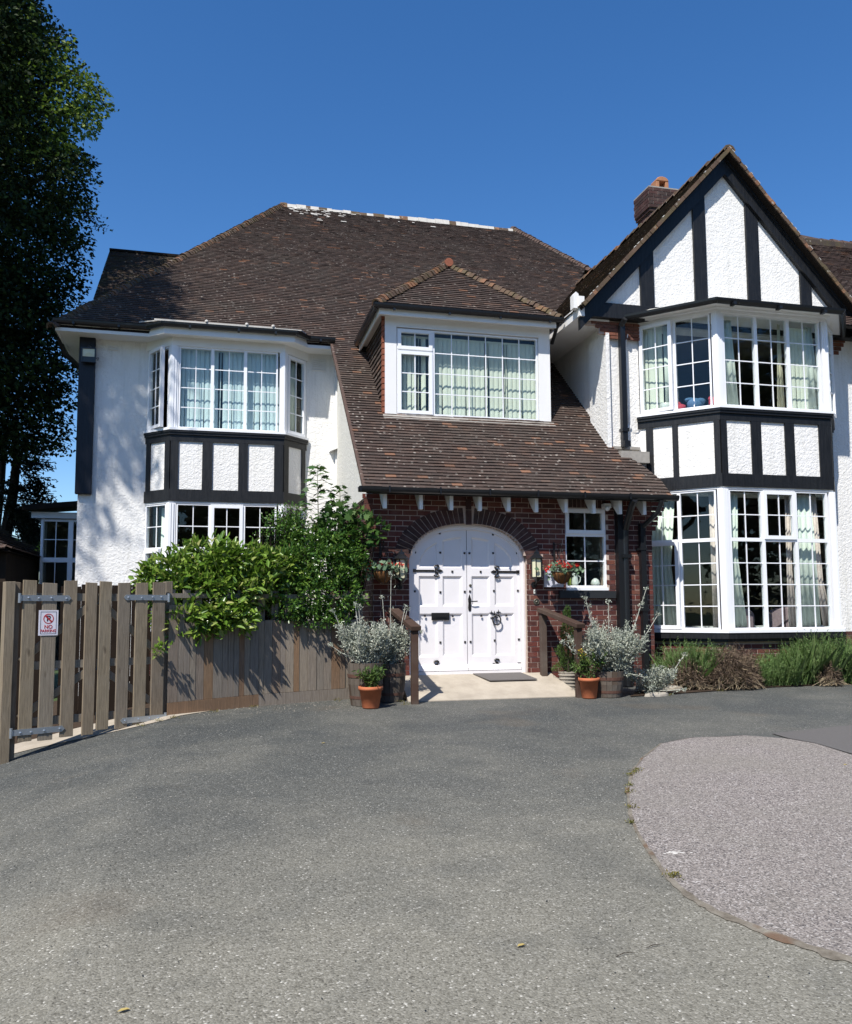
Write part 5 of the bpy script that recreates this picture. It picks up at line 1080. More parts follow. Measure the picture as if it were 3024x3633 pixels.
# ================================================================== POTS
def terracotta(x, y, r, h, label, fill=True):
    z = gz(y)+.004; e = empty('terracotta_pot', (x, y, z), label, 'plant pot', 'terracotta pots by the ramp')
    m = MB(); m.lathe((x, y, z), [(r*.66, 0), (r*.70, .012), (r*.90, h-.05), (r, h-.05), (r*1.02, h-.03), (r*1.02, h), (r*.92, h), (r*.90, h-.03)], 28); m.build('pot', TERRA, e, True); m = MB(); m.lathe((x, y, z+h-.045), [(r*.89, 0), (r*.5, .02)], 18); m.build('soil', SOIL, e)
    return e, z+h
def barrel(x, y, r, h, label):
    z = gz(y)+.004; e = empty('barrel_planter', (x, y, z), label, 'barrel planter', 'half barrels of silver plants'); m = MB(); n = 18
    for k in range(n):
        a0, a1 = 2*math.pi*k/n+.01, 2*math.pi*(k+1)/n-.01
        for (z0, r0, z1, r1) in ((0, r*.82, h*.5, r*.97), (h*.5, r*.97, h, r)):
            m.add([(x+q*math.cos(a), y+q*math.sin(a), z+zz) for zz, q in ((z0, r0), (z1, r1)) for a in (a0, a1)]+[(x+(q-.03)*math.cos(a), y+(q-.03)*math.sin(a), z+zz) for zz, q in ((z0, r0), (z1, r1)) for a in (a0, a1)], [(0, 1, 3, 2), (5, 4, 6, 7), (2, 3, 7, 6), (1, 0, 4, 5), (0, 2, 6, 4), (3, 1, 5, 7)])
    m.build('staves', BARREL, e)
    for zz, w, q in ((h*.16, .04, .87), (h*.66, .045, .99)): m = MB(); m.lathe((x, y, z+zz), [(r*q+.003, 0), (r*(q+.02)+.003, w), (r*q*.95, w), (r*q*.95, 0)], 26); m.build('hoop', RUST, e)
    m = MB(); m.lathe((x, y, z+h-.06), [(r*.95, 0), (r*.4, .03)], 20); m.build('soil', SOIL, e); return e, z+h
def silver_plant(x, y, z, R_, H, n, label, stems=40, fl=.25, dirs=None, cone=1.0):
    e = empty('silver_shrub', (x, y, z), label, 'shrub', 'silver leaved shrubs by the entrance')
    m = MB(); T = []; PL = []
    for k in range(stems):
        q = random.uniform(0, 2*math.pi); rr = R_*random.uniform(.15, 1)**.7; hh = H*random.uniform(.45, .8)*(1-.25*rr/R_)
        p0 = np.array([x+random.gauss(0, .05), y+random.gauss(0, .05), z-.03]); p3 = np.array([x+rr*math.cos(q), y+rr*math.sin(q)*.85, z+hh]); mid = (p0+p3)/2+[rr*.25*math.cos(q), rr*.25*math.sin(q), hh*.08]
        m.tube([p0, mid, p3], [.007, .005, .003], 4, cap=False); PL.append((p0, mid, p3))
    for (dx, dy, hh) in (dirs or []):
        p0 = np.array([x, y, z]); p3 = np.array([x+dx, y+dy, z+hh]); mid = (p0+p3)/2+[dx*.12, dy*.1, -.02*hh]; m.tube([p0, mid, p3], [.007, .006, .004], 4, cap=False); PL.append((p0, mid, p3)); T.append(p3)
    m.build('stems', SILSTEM, e)
    pos = []; ax = []
    for _ in range(int(n*2.1)):
        a, b, c_ = random.choice(PL) if random.random() < .14 else random.choice(PL[:stems]); t = random.betavariate(1.9, 1.5); p = a*(1-t)**2+2*b*t*(1-t)+c_*t*t; pos.append(p+rng.normal(size=3)*.05*(1.35-t)); d = (c_-a)/np.linalg.norm(c_-a); ax.append(d*.7+rng.normal(size=3)*.7)
    pos = np.array(pos); ax = np.array(ax); N = len(pos)
    scatter('foliage', LANCE_V, LANCE_F, pos, ax, rdir(N, .5)+[0, -.3, 0], rng.uniform(.025, .055, N), rng.uniform(.010, .020, N), LF_SILVER, e)
    tp = [c_ for _, _, c_ in PL if random.random() < fl+.15]+T*2; P = tips(tp, 16, .02); N = len(P); scatter('flower_heads', LEAF_V, LEAF_F, P, rdir(N, .3), rdir(N), .02, .02, LF_SILVER, e)
    return e
def herb(x, y, z, R_, H, n, label, mat=LF_HERB, yellow=0, leaf=(.05, .09)):
    e = empty('potted_plant', (x, y, z), label, 'pot plant'); m = MB(); PL = []
    for k in range(14):
        q = random.uniform(0, 6.28); rr = R_*random.uniform(.3, 1); p0 = np.array([x, y, z-.04]); p3 = np.array([x+rr*math.cos(q), y+rr*math.sin(q), z+H*random.uniform(.5, 1)]); mid = (p0+p3)/2+[0, 0, H*.15]; m.tube([p0, mid, p3], [.006, .004, .003], 4, cap=False); PL.append((p0, mid, p3))
    m.build('stems', STEM, e); pos = []; ax = []
    for _ in range(n): a, b, c_ = random.choice(PL); t = random.betavariate(2, 1.1); pos.append(a*(1-t)**2+2*b*t*(1-t)+c_*t*t+rng.normal(size=3)*.02); ax.append((c_-a)/np.linalg.norm(c_-a)*.5+rng.normal(size=3)*.7)
    N = n; scatter('foliage', LANCE_V, LANCE_F, pos, ax, rdir(N, 1.), rng.uniform(*leaf, N), rng.uniform(.014, .024, N), mat, e)
    if yellow:
        P = tips([c_+[0, 0, .05] for _, _, c_ in PL[:yellow]], 14, .022); N = len(P); scatter('flowers', LEAF_V, LEAF_F, P, rdir(N, .5), rdir(N), .022, .02, LF_YEL, e)
    return e
p = gp(1322, 2518); _, zt = terracotta(p[0], p[1]+.14, .165, .29, 'terracotta pot standing in front of the barrels left of the ramp'); herb(p[0], p[1]+.14, zt, .24, .26, 420, 'leafy green plant growing in the left terracotta pot')
b1 = at(1300, 2440, 11.72); _, z1 = barrel(b1[0], 11.78, .25, .58, 'weathered half barrel left of the ramp behind the terracotta pot'); b2 = at(1385, 2440, 12.05); _, z2 = barrel(b2[0], 12.12, .24, .54, 'half barrel in the shade between the first barrel and the left handrail')
silver_plant(b1[0], 11.78, z1, .42, .85, 2600, 'silver shrub with pale flower heads in the front left barrel', dirs=[(-.46, -.02, .72), (-.40, .05, .5), (-.15, 0, .82), (-.10, 0, .78), (-.5, 0, .25)]); silver_plant(b2[0], 12.12, z2, .36, .85, 2200, 'taller silver shrub beside the left handrail', dirs=[(.02, -.05, 1.28), (-.1, 0, .95), (.22, -.1, .82), (.25, -.1, .78), (.42, -.2, .45)])
p = gp(2105, 2482); _, zt = terracotta(p[0], p[1]+.13, .155, .30, 'terracotta pot right of the ramp beside the handrail post'); herb(p[0], p[1]+.13, zt, .25, .36, 480, 'green plant with small yellow flowers in the right terracotta pot', yellow=6)
b3 = gp(2180, 2478); _, z3 = barrel(b3[0], b3[1]+.20, .24, .38, 'dark half barrel right of the ramp behind the terracotta pot')
silver_plant(b3[0]+.06, b3[1]+.24, z3, .74, 1.02, 6000, 'big silver shrub in the barrel before the brick pier', stems=46, dirs=[(-.38, 0, 1.10), (-.32, .02, .98), (.70, .1, 1.25), (.95, .2, .85), (-.8, -.1, .45), (.2, -.2, -.05), (.45, -.3, -.1), (.5, -.1, 1.0), (0, 0, 1.05)])
silver_plant(b3[0]+.78, b3[1]+.35, gz(12)+.05, .42, .62, 1800, 'low spreading silver shrub at the edge of the flower bed', stems=22, dirs=[(.55, -.1, .55), (-.2, -.45, .1), (.25, -.55, .06)])
# clipped conifer and its basket pot
def conifer(x, y, z, label):
    e = empty('conifer', (x, y, z), label, 'conifer'); H = 1.05; n = 3800; h = rng.beta(1.1, 1.5, n); r = .19*(1-h)**.85+.015; q = rng.uniform(0, 6.283, n); k = np.sqrt(rng.uniform(.3, 1, n)); wob = 1+.35*np.sin(h*22+2*np.sin(q))
    P = np.stack([x+r*k*wob*np.cos(q), y+r*k*wob*np.sin(q), z+.02+h*H], 1); A = np.stack([np.cos(q), np.sin(q), np.full(n, 1.1)], 1)+rng.normal(size=(n, 3))*.4
    scatter('foliage', LANCE_V, LANCE_F, P, A, rdir(n), rng.uniform(.02, .04, n), .010, LF_HERB, e); m = MB(); m.tube([(x, y, z-.05), (x, y, z+H*.9)], [.02, .005], 6); m.build('stem', BARK, e)
cx = at(2018, 2400, 12.62); e = empty('wicker_pot', (cx[0], 12.62, gz(12.6)), 'grey wicker pot holding the little conifer', 'plant pot'); m = MB(); m.lathe((cx[0], 12.62, gz(12.6)), [(.11, 0), (.13, .05), (.15, .28), (.16, .30), (.14, .30)], 18); m.build('pot', STONE, e)
m = MB()
for k in range(5): m.tube([(cx[0]+(.125+.008*k)*math.cos(t), 12.62+(.125+.008*k)*math.sin(t), gz(12.6)+.04+.055*k) for t in np.linspace(0, 6.283, 25)], .010, 5)
m.build('woven_band', STONE, e)
conifer(cx[0], 12.62, gz(12.6)+.28, 'small pointed green conifer behind the right handrail')

# ================================================================== THE BED UNDER THE BAY
def blades(name, boxes, n, H, mat, label, cat, kind=None, w=.006, lean=.25, leafy=True, group=None):
    """boxes: list of (px range at the base, py, depth Y range, height scale)"""
    P = []; Ln = []
    for _ in range(n):
        x0, x1, y0, y1, hs = random.choices(boxes, weights=[(b[1]-b[0])*b[4] for b in boxes])[0]; xx = random.uniform(x0, x1); yy = random.uniform(y0, y1); u_ = (xx-x0)/(x1-x0); P.append((xx, yy, gz(yy)+.02)); Ln.append(H*hs*random.uniform(.55, 1.05)*(1-.45*abs(2*u_-1)**3))
    P = np.array(P); Ln = np.array(Ln); A = rng.normal(size=(n, 3))*lean; A[:, 2] = 1
    o = scatter(name, BLADE_V, BLADE_F, P, A, rdir(n)*[.6, .6, .1]+[-.3, -.8, 0], Ln, w, mat)
    return P, Ln, norm(A), o
def tuft(name, boxes, n, H, mat, label, cat, dens=8, lf=(.03, .06), lean=.36, kind=None, lw=.007):
    e = empty(name, (np.mean([b[0] for b in boxes]), boxes[0][2], gz(12.5)), label, cat)
    P, Ln, A, o = blades('stems', boxes, n, H, mat, None, None, lean=lean); w0 = o.location.copy(); o.parent = e; o.location = w0-e.location
    N = n*dens; idx = rng.integers(0, n, N); t = rng.beta(1.6, 1.1, N); Q = P[idx]+A[idx]*(Ln[idx]*t)[:, None]+rng.normal(size=(N, 3))*.012; B = A[idx]*.9+rng.normal(size=(N, 3))*.5
    scatter('foliage', LANCE_V, LANCE_F, Q, B, rdir(N)+[-.3, -.7, .3], rng.uniform(*lf, N), lw, mat, e)
    if kind: e['kind'] = kind
    return e
g0 = gp(2400, 2440); 
tuft('lavender_bush', [(7.15, 8.15, 12.35, 13.0, 1.0)], 420, .78, LF_LAV, 'green lavender bush left of the dead heather', 'shrub', 24)
tuft('lavender_bush', [(8.5, 9.35, 12.3, 12.9, .85), (8.3, 9.0, 12.6, 13.2, .75)], 460, .62, LF_LAV, 'low green lavender bush just right of the dead heather', 'shrub', 24)
tuft('lavender_bush', [(9.2, 10.6, 12.35, 13.2, 1.0)], 800, .90, LF_LAV, 'tall green lavender bush under the right end of the bay', 'shrub', 24)
tuft('lavender_bush', [(10.4, 12.2, 12.25, 13.3, 1.0)], 800, .78, LF_LAV, 'spreading lavender bush at the right edge of the bed', 'shrub', 24)
def heather(cx_, cy_, rx, ry, h, n, label):
    e = empty('dead_heather', (cx_, cy_, gz(cy_)), label, 'shrub'); q = rng.uniform(0, 6.283, n); rr = np.sqrt(rng.uniform(0, 1, n)); bump_ = 1+.18*np.sin(q*3+1)+.1*np.sin(q*7); hh = h*np.sqrt(np.maximum(0, 1-rr**2))*bump_*rng.uniform(.75, 1.08, n)
    P = np.stack([cx_+rx*rr*np.cos(q)*bump_, cy_+ry*rr*np.sin(q), gz(cy_)+.02+hh], 1); A = np.stack([np.cos(q)*rr, np.sin(q)*rr, -.2+rng.normal(size=n)*.7], 1)+rng.normal(size=(n, 3))*.5
    scatter('twigs', BLADE_V, BLADE_F, P, A, rdir(n), rng.uniform(.05, .16, n), .005, LF_DEAD, e); n2 = n; scatter('dead_leaves', LEAF_V, LEAF_F, P+rng.normal(size=(n, 3))*.02, rdir(n), rdir(n), .022, .014, LF_DEAD, e)
    m = MB()
    for k in range(40): a = random.uniform(3.3, 6.1); L = random.uniform(.25, .5); x_ = cx_+rx*.8*math.cos(a)*random.uniform(.3, 1); m.tube([(x_, cy_+ry*.4*math.sin(a), gz(cy_)+h*.6), (x_+random.gauss(0, .12), cy_+ry*.9*math.sin(a), gz(cy_)+h*.35), (x_+random.gauss(0, .2), cy_+ry*1.15*math.sin(a), gz(cy_)+.02)], .003, 4, cap=False)
    m.build('woody_stems', simple('dry_stalk%d' % int(cx_*10), (.36, .29, .19), .9, .1), e)
heather(8.12, 12.35, .50, .34, .52, 7000, 'large rounded mound of dead brown heather in the bed'); heather(7.42, 12.45, .36, .3, .40, 3500, 'smaller dead heather clump left of the large mound')
heather(9.95, 12.28, .16, .12, .30, 700, 'small dry tuft low among the green lavender')
for i, (px, py, sx, sy, sz, rz) in enumerate([(2290, 2452, .20, .10, .07, .1), (2345, 2448, .13, .09, .06, .5), (2395, 2450, .16, .12, .045, -.2), (2452, 2436, .15, .09, .085, .3), (2490, 2438, .10, .08, .08, -.4), (2330, 2470, .22, .09, .03, .1), (2855, 2420, .09, .07, .07, .2), (2815, 2425, .07, .06, .06, .8)]):
    p = gp(px, py); m = MB(); V = []; c_, s_ = math.cos(rz), math.sin(rz); f_ = Fr((p[0], p[1], p[2]), (c_, s_, 0), (-s_, c_, 0))
    pts = [(math.cos(t)*sx*random.uniform(.8, 1.1), math.sin(t)*sy*random.uniform(.8, 1.1)) for t in np.linspace(0, 6.28, 9)[:-1]]
    A = [f_.p(a, b, 0) for a, b in pts]; B = [f_.p(a*.93, b*.93, sz*random.uniform(1.0, 1.6)) for a, b in pts]; C_ = [f_.p(a*.6, b*.6, sz*random.uniform(1.6, 2.1)) for a, b in pts]
    m.add(A+B+C_, [(k, (k+1) % 8, 8+(k+1) % 8, 8+k) for k in range(8)]+[(8+k, 8+(k+1) % 8, 16+(k+1) % 8, 16+k) for k in range(8)]+[tuple(range(16, 24))])
    labs = ['flat pale stone at the left end of the bed edging', 'small stone between the flat edging stones', 'broad flat stone below the small dead heather', 'upright brown stone block left of the heather mound', 'brick like stone touching the heather mound', 'long low slab lying in front of the edging stones', 'reddish stone showing under the lavender at the right', 'small reddish stone left of its pair under the lavender']
    tag(m.build('edging_stone', STONE if i not in (3, 4, 6, 7) else BRICKO, bevel=.012), labs[i], 'stone', 'stones edging the flower bed')

# ================================================================== GATE AND FENCE
GA0 = np.array([-2.38, 10.43]); GA1 = np.array([-.66, 11.35])      # gate line
gd = (GA1-GA0)/np.linalg.norm(GA1-GA0); GL = np.linalg.norm(GA1-GA0)
FG = Fr((GA0[0], GA0[1], 0), (gd[0], gd[1], 0), (gd[1], -gd[0], 0))   # v points to the drive
def gg(t): return gz2(GA0[0]+gd[0]*t, GA0[1]+gd[1]*t)
def board(m, fr, a, b, v0, v1, z0, z1, sk=0): m.prism([fr.p(a, v0, z0), fr.p(b, v0, z0), fr.p(b+sk, v0, z1+random.uniform(-.006, .006)), fr.p(a+sk, v0, z1)], fr.v*(v1-v0))
def tpx(px, py=2300):      # parameter along the gate line under a photo column
    d = ray(px, py); n = np.array([FG.v[0], FG.v[1], 0]); P = d*(np.dot(FG.o, n)/np.dot(d, n)); return (P-FG.o)@FG.u
for i, (px, pw, lab) in enumerate([(28, .105, 'stout wooden gate post at the far left of the photo'), (58, .06, 'slimmer gate post carrying the left gate hinges')]):
    t = tpx(px); m = MB(); board(m, FG, t-pw/2, t+pw/2, -.10, -.03 if i else .02, gg(t)-.1, .36); tag(m.build('gate_post', WOOD, bevel=.004), lab, 'gate post', 'posts of the wooden gate')
tR = tpx(590); m = MB(); board(m, FG, tR+.0, tR+.09, -.14, -.04, gg(tR)-.1, .40); tag(m.build('gate_post', WOOD, bevel=.004), 'gate post under the yellow green shrub at the right of the gate', 'gate post', 'posts of the wooden gate')
def gate(pxs, zb, label, left):
    e = empty('gate_leaf', tuple(FG.p(tpx((pxs[0][0]+pxs[-1][1])/2), 0, gg(1))), label, 'gate', 'two leaves of the wooden gate'); ts = [(tpx(a, 2300), tpx(b, 2300)) for a, b in pxs]
    for i, (a, b) in enumerate(ts): m = MB(); g_ = gg((a+b)/2); board(m, FG, a, b, -.005, .025, zb+random.uniform(-.012, .012), .37+random.uniform(-.02, .02)); m.build('board', WOOD, e, bevel=.003)
    A, B = ts[0][0]+.01, ts[-1][1]-.01
    for z in (.19, -.60, -1.24): m = MB(); m.box(A, B, -.05, -.006, z-.045, z+.045, FG); m.build('rail', WOOD, e)
    for z0, z1 in ((-.55, .14), (-1.19, -.65)):
        m = MB(); za, zb_ = (z0, z1) if left else (z1, z0); d = np.array([B-A, zb_-za]); d /= np.linalg.norm(d); nn = np.array([-d[1], d[0]])*.04
        m.prism([FG.p(A+s_[0], -.045, za+s_[1]) for s_ in (-nn, nn)]+[FG.p(B+s_[0], -.045, zb_+s_[1]) for s_ in (nn, -nn)], FG.v*.035); m.build('brace', WOOD, e)
    return e, ts
gl, tl = gate([(73, 121), (143, 194), (220, 266), (297, 337)], -1.445, 'left leaf of the slatted wooden gate carrying the parking sign', True)
gr, tr = gate([(347, 389), (413, 455), (476, 518), (537, 580)], -1.41, 'right leaf of the slatted wooden gate beside the shrubs', False)
def strap(e, a, b, z, hinge):
    m = MB(); lo, hi = min(a, b), max(a, b); tip = b; d = 1 if b > a else -1
    m.prism([FG.p(a, .027, z-.034), FG.p(b-d*.03, .027, z-.034), FG.p(b, .027, z), FG.p(b-d*.03, .027, z+.034), FG.p(a, .027, z+.034)], FG.v*.007)
    for k in (.15, .35, .6, .9): q = a+(b-a)*k; m.lathe(FG.p(q, .034, z+random.uniform(-.008, .008)), [(.014, 0), (.012, .008), (.004, .012)], 8, fr=Fr((0, 0, 0), FG.u, FG.w, FG.v))
    m.lathe(FG.p(a-d*.012, .03, z-.055), [(.017, 0), (.017, .11)], 10); m.build('strap_hinge', GALV, e)
strap(gl, tpx(64), tpx(250, 2118), .175, 0); strap(gl, tpx(40, 2590), tpx(226, 2590), -1.34, 0)
strap(gr, tpx(588), tpx(436, 2118), .19, 0); strap(gr, tpx(580, 2540), tpx(424, 2540), -1.315, 0)
def text_part(s, size, fr, mat, parent, name='lettering', depth=.0012, sx=1):
    cu = bpy.data.curves.new('t', 'FONT'); cu.body = s; cu.size = size; cu.extrude = depth; cu.align_x = 'CENTER'; cu.align_y = 'CENTER'; cu.offset = size*.018
    to = bpy.data.objects.new('t', cu); COL.objects.link(to); dg = bpy.context.evaluated_depsgraph_get(); me = bpy.data.meshes.new_from_object(to.evaluated_get(dg)); bpy.data.objects.remove(to)
    M = Matrix(((fr.u[0]*sx, fr.w[0], fr.v[0], fr.o[0]), (fr.u[1]*sx, fr.w[1], fr.v[1], fr.o[1]), (fr.u[2]*sx, fr.w[2], fr.v[2], fr.o[2]), (0, 0, 0, 1))); me.transform(M); return mesh_obj(name, me, mat, parent)
ta, tb = tpx(134, 2210), tpx(203, 2210); P1 = FG.p(ta, 0, 0); d = ray(140, 2165); n_ = FG.v; Pt = d*((FG.o@n_)/(d@n_)); d = ray(134, 2255); Pb = d*((FG.o@n_)/(d@n_)); zt_, zb_ = Pt[2], Pb[2]
sg = empty('no_parking_sign', tuple(FG.p((ta+tb)/2, .03, zb_)), 'small white no parking sign screwed to the gate boards', 'sign'); SM = simple('sign_white', (.74, .72, .78), .35, .5, .03, 6); SR = simple('sign_red', (.42, .03, .035), .4, .4); SK = simple('sign_black', (.02, .015, .02), .4, .4)
m = MB(); m.box(ta, tb, .027, .031, zb_, zt_, FG); m.build('plate', SM, sg); sc = (ta+tb)/2; sw_, sh_ = tb-ta, zt_-zb_
m = MB(); ring(m, FG, ta+sw_*.09, tb-sw_*.09, zb_+sh_*.06, zt_-sh_*.06, .004, .0312, .0325); m.build('border', SK, sg)
cz = zb_+sh_*.66; rc = sw_*.27; m = MB(); N = 32
for k in range(N): a, b = 2*math.pi*k/N, 2*math.pi*(k+1)/N; m.prism([FG.p(sc+r_*math.cos(q), .0312, cz+r_*math.sin(q)) for r_, q in ((rc, a), (rc, b), (rc*.83, b), (rc*.83, a))], FG.v*.0012)
q = rc*.86; m.prism([FG.p(sc-q*.707-.006, .0328, cz+q*.707-.006), FG.p(sc-q*.707+.006, .0328, cz+q*.707+.006), FG.p(sc+q*.707+.006, .0328, cz-q*.707+.006), FG.p(sc+q*.707-.006, .0328, cz-q*.707-.006)], FG.v*.001); m.build('prohibition_ring', SR, sg)
text_part('P', rc*1.55, FG.at(sc, .0318, cz), SK, sg); text_part('NO', sh_*.20, FG.at(sc, .0318, zb_+sh_*.335), SR, sg); text_part('PARKING', sh_*.155, FG.at(sc, .0318, zb_+sh_*.175), SR, sg, sx=.95)
def screen():
    e = empty('screen_fence', (-2.4, 13.2, gz(13)), 'board screen behind the gate, coloured dark as if in shade', 'fence'); wd = simple('shaded_screen_wood', (.016, .011, .008), .9, .1, .4, 5, .4, 20)  # near-black board colour stands for the shade behind the gate
    for x0, x1, zt in ((-4.4, -2.36, .43), (-2.22, -.75, .40)):
        x = x0
        while x < x1: m = MB(); m.box(x, min(x+.14, x1)-.006, 13.2+random.uniform(0, .01), 13.23, gz2(x, 13)+.02, zt+random.uniform(-.02, .02)); m.build('board', wd, e); x += .14
        m = MB(); m.box(x0, x1, 13.232, 13.27, zt-.12, zt-.05).box(x0, x1, 13.232, 13.27, -1.0, -.93); m.build('rail', wd, e)
screen()
# board fence
FA = np.array([-.62, 11.40]); FB = np.array([.55, 12.05]); FC = np.array([2.20, 12.62])
def fence():
    e = empty('board_fence', (.6, 12.05, gz(12)), 'weathered close boarded fence running from the gate to the brickwork', 'fence'); m = MB(); mt = MB(); gb = MB(); rl = MB()
    k = 0
    for P, Q in ((FA, FB), (FB, FC)):
        u = (Q-P); L = np.linalg.norm(u); u = u/L; f_ = Fr((P[0], P[1], 0), (u[0], u[1], 0), (u[1], -u[0], 0)); t = 0
        while t < L:
            w = min(random.choice((.135, .085, .12, .08)), L-t); g_ = gz(P[1]+u[1]*t)
            v = random.uniform(0, .012); b_ = MB(); board(b_, f_, t+.002, t+w-.003, v, v+.02, g_+.16, -.125+random.uniform(-.01, .01) if not (P is FA and t < .16) else .1); b_.build('board', WOODB, e)
            if k % 2 == 0: b_ = MB(); board(b_, f_, t+.01, t+.11, -.06, -.04, g_+.4, .30); b_.build('board', WOODB, e)
            t += w; k += 1
        g_ = gz(P[1]); b_ = MB(); b_.prism([f_.p(0, .0, gz(P[1])-.02), f_.p(L, .0, gz(Q[1])-.02), f_.p(L, .0, gz(Q[1])+.155), f_.p(0, .0, gz(P[1])+.155)], f_.v*.035); b_.build('gravel_board', WOODB, e)
        for z in (-.95, -.25, .22): b_ = MB(); b_.box(0, L, -.039, -.002, z-.03, z+.03, f_); b_.build('rail', WOODB, e)
fence()

# ================================================================== SHRUBS
def leafy(name, label, cat, blobs, n, lf, wd, mat, T=LEAF_V, TF=LEAF_F, up=.5, clump=14, cs=.07, face=(-.3, -.6, .5), stems=True, group=None, droop=.0, edge=None):
    """blobs: ellipsoids (x,y,z,rx,ry,rz); leaves gather in little rosettes near the surface"""
    B = np.array(blobs); vol = B[:, 3]*B[:, 4]*B[:, 5]; nb = n//clump; idx = rng.choice(len(B), nb, p=vol**.75/np.sum(vol**.75)); d = rdir(nb); k = rng.uniform(.55, 1.04, nb)**.6
    C_ = B[idx, :3]+d*B[idx, 3:6]*k[:, None]*(1+.12*np.sin(d[:, :1]*9+d[:, 2:]*7)); e = empty(name, tuple(np.array([B[:, 0].mean(), B[:, 1].mean(), gz(B[:, 1].mean())])), label, cat, group)
    if edge is not None:
        keep = np.array([edge(*proj(c_)) for c_ in C_]); C_ = C_[keep]; d = d[keep]; nb = len(C_)
    P = np.repeat(C_, clump, 0); dd = np.repeat(d, clump, 0); N = len(P); ax = rdir(N, .2)+dd*.8; ax[:, 2] -= droop; P = P+rng.normal(size=P.shape)*cs*.35+norm(ax)*cs*.2
    nr = rdir(N, up)+np.array(face)*.7
    scatter('foliage', T, TF, P, ax, nr, rng.uniform(*lf, N), rng.uniform(*wd, N), mat, e)
    if stems:
        m = MB(); b0 = np.array([B[:, 0].mean(), B[:, 1].max()+.35, gz(12)])
        for q in rng.choice(nb, min(60, nb), replace=False): c_ = C_[q]; s0 = np.array([c_[0]*.35+b0[0]*.65, b0[1], gz(12)]); m.tube([s0, (s0[0]*.5+c_[0]*.5, b0[1]*.8+c_[1]*.2, c_[2]*.6+s0[2]*.4+.1), c_], [.016, .010, .005], 5, cap=False)
        m.build('stems', BARK, e)
    return e
def PB(px, py, Y, rx, ry, rz): p = at(px, py, Y); return (p[0], p[1], p[2], rx, ry, rz)
leafy('laurel_shrub', 'yellow green spotted laurel spilling over the fence beside the gate', 'shrub',
      [PB(640, 2050, 11.95, .42, .30, .30), PB(740, 2010, 12.15, .45, .33, .33), PB(860, 2020, 12.25, .50, .36, .30), PB(960, 2030, 12.4, .42, .34, .30), PB(680, 2130, 11.75, .40, .20, .30), PB(790, 2110, 11.95, .50, .22, .34), PB(900, 2090, 12.1, .35, .22, .25), PB(650, 2200, 11.52, .28, .09, .15), PB(740, 2190, 11.66, .36, .10, .20), PB(820, 2195, 11.76, .30, .10, .16), PB(545, 2055, 11.9, .18, .16, .10), PB(720, 2235, 11.62, .2, .07, .07), PB(855, 2205, 11.82, .16, .08, .10)],
      6200, (.09, .16), (.042, .066), LF_LAUREL, LANCE_V, LANCE_F, .5, 8, .12, (-.3, -.5, .8), droop=.15)
leafy('privet_shrub', 'dark glossy green shrub between the laurel and the brick entrance', 'shrub',
      [PB(1040, 2010, 12.5, .40, .30, .35), PB(1150, 1990, 12.65, .50, .32, .42), PB(1240, 2000, 12.7, .28, .22, .35), PB(1080, 2110, 12.3, .42, .16, .33), PB(1190, 2110, 12.45, .38, .16, .33), PB(1110, 2185, 12.2, .30, .10, .15), PB(1010, 2160, 12.15, .22, .10, .16), PB(1090, 1930, 12.75, .35, .28, .25), PB(1230, 1930, 12.8, .26, .22, .25), PB(1030, 1900, 12.75, .22, .22, .28), PB(1180, 2200, 12.3, .22, .08, .09)],
      17000, (.04, .075), (.022, .038), LF_DARK, LEAF_V, LEAF_F, .5, 12, .085, (-.3, -.5, .6), droop=.1)
leafy('climbing_shrub', 'loose light stems climbing in front of the lower left bay', 'shrub', [PB(975, 1850, 12.6, .10, .1, .16), PB(1040, 1830, 12.7, .22, .15, .15), PB(930, 1890, 12.6, .10, .1, .08), PB(1010, 1900, 12.6, .22, .15, .16)], 800, (.035, .06), (.02, .032), LF_DARK, clump=5, cs=.12, group=None)
def sapling(px, pyb, pyt, Y, label, n=14, spread=.3):
    b = at(px, pyb, Y); t = at(px-2, pyt, Y); e = empty('maple_sapling', (b[0], Y, gz(Y)), label, 'sapling', 'maple saplings by the white wall'); m = MB(); m.tube([(b[0], Y, gz(Y)), tuple(b), tuple((b+t)/2+[.01, 0, 0]), tuple(t)], [.014, .012, .008, .003], 6); P = []; A = []
    for k in range(n):
        f = (k+1)/n; h = b+(t-b)*f; r = spread*(1-f)**.7+.05
        for sgn in ((1, 0), (-1, .1), (.3, -1), (-.4, 1)):
            d = np.array([sgn[0]*math.cos(k*1.3)-sgn[1]*math.sin(k*1.3), sgn[0]*math.sin(k*1.3)+sgn[1]*math.cos(k*1.3), .25]); q = h+d*r*random.uniform(.6, 1); m.tube([tuple(h), tuple(q)], .0025, 4, cap=False); P.append(q); A.append(d-[0, 0, .6])
    m.build('stem', STEM, e); P = np.array(P); N = len(P); scatter('foliage', MAPLE_V, MAPLE_F, P, A, rdir(N, 1.2)+[-.2, -.5, .4], rng.uniform(.09, .15, N)*(.6+.4*spread/.3), rng.uniform(.10, .15, N), LF_MAPLE, e)
sapling(1128, 1980, 1655, 13.0, 'tall maple sapling standing against the white side wall', 19, .38); sapling(1208, 1960, 1725, 13.0, 'shorter maple sapling right of the tall one', 13, .32)
leafy('maple_bush', 'dark maple foliage against the corner of the brick entrance', 'shrub', [PB(1270, 1880, 12.75, .30, .22, .24), PB(1200, 1860, 12.85, .28, .22, .2)], 330, (.09, .14), (.10, .14), LF_MAPLE, MAPLE_V, MAPLE_F, .9, 4, .15, (-.2, -.6, .4))
leafy('ground_weed', 'little green weed growing between the gate boards', 'weed', [PB(575, 2300, 11.25, .08, .05, .06)], 40, (.05, .08), (.03, .045), LF_LAUREL, clump=5, stems=False)

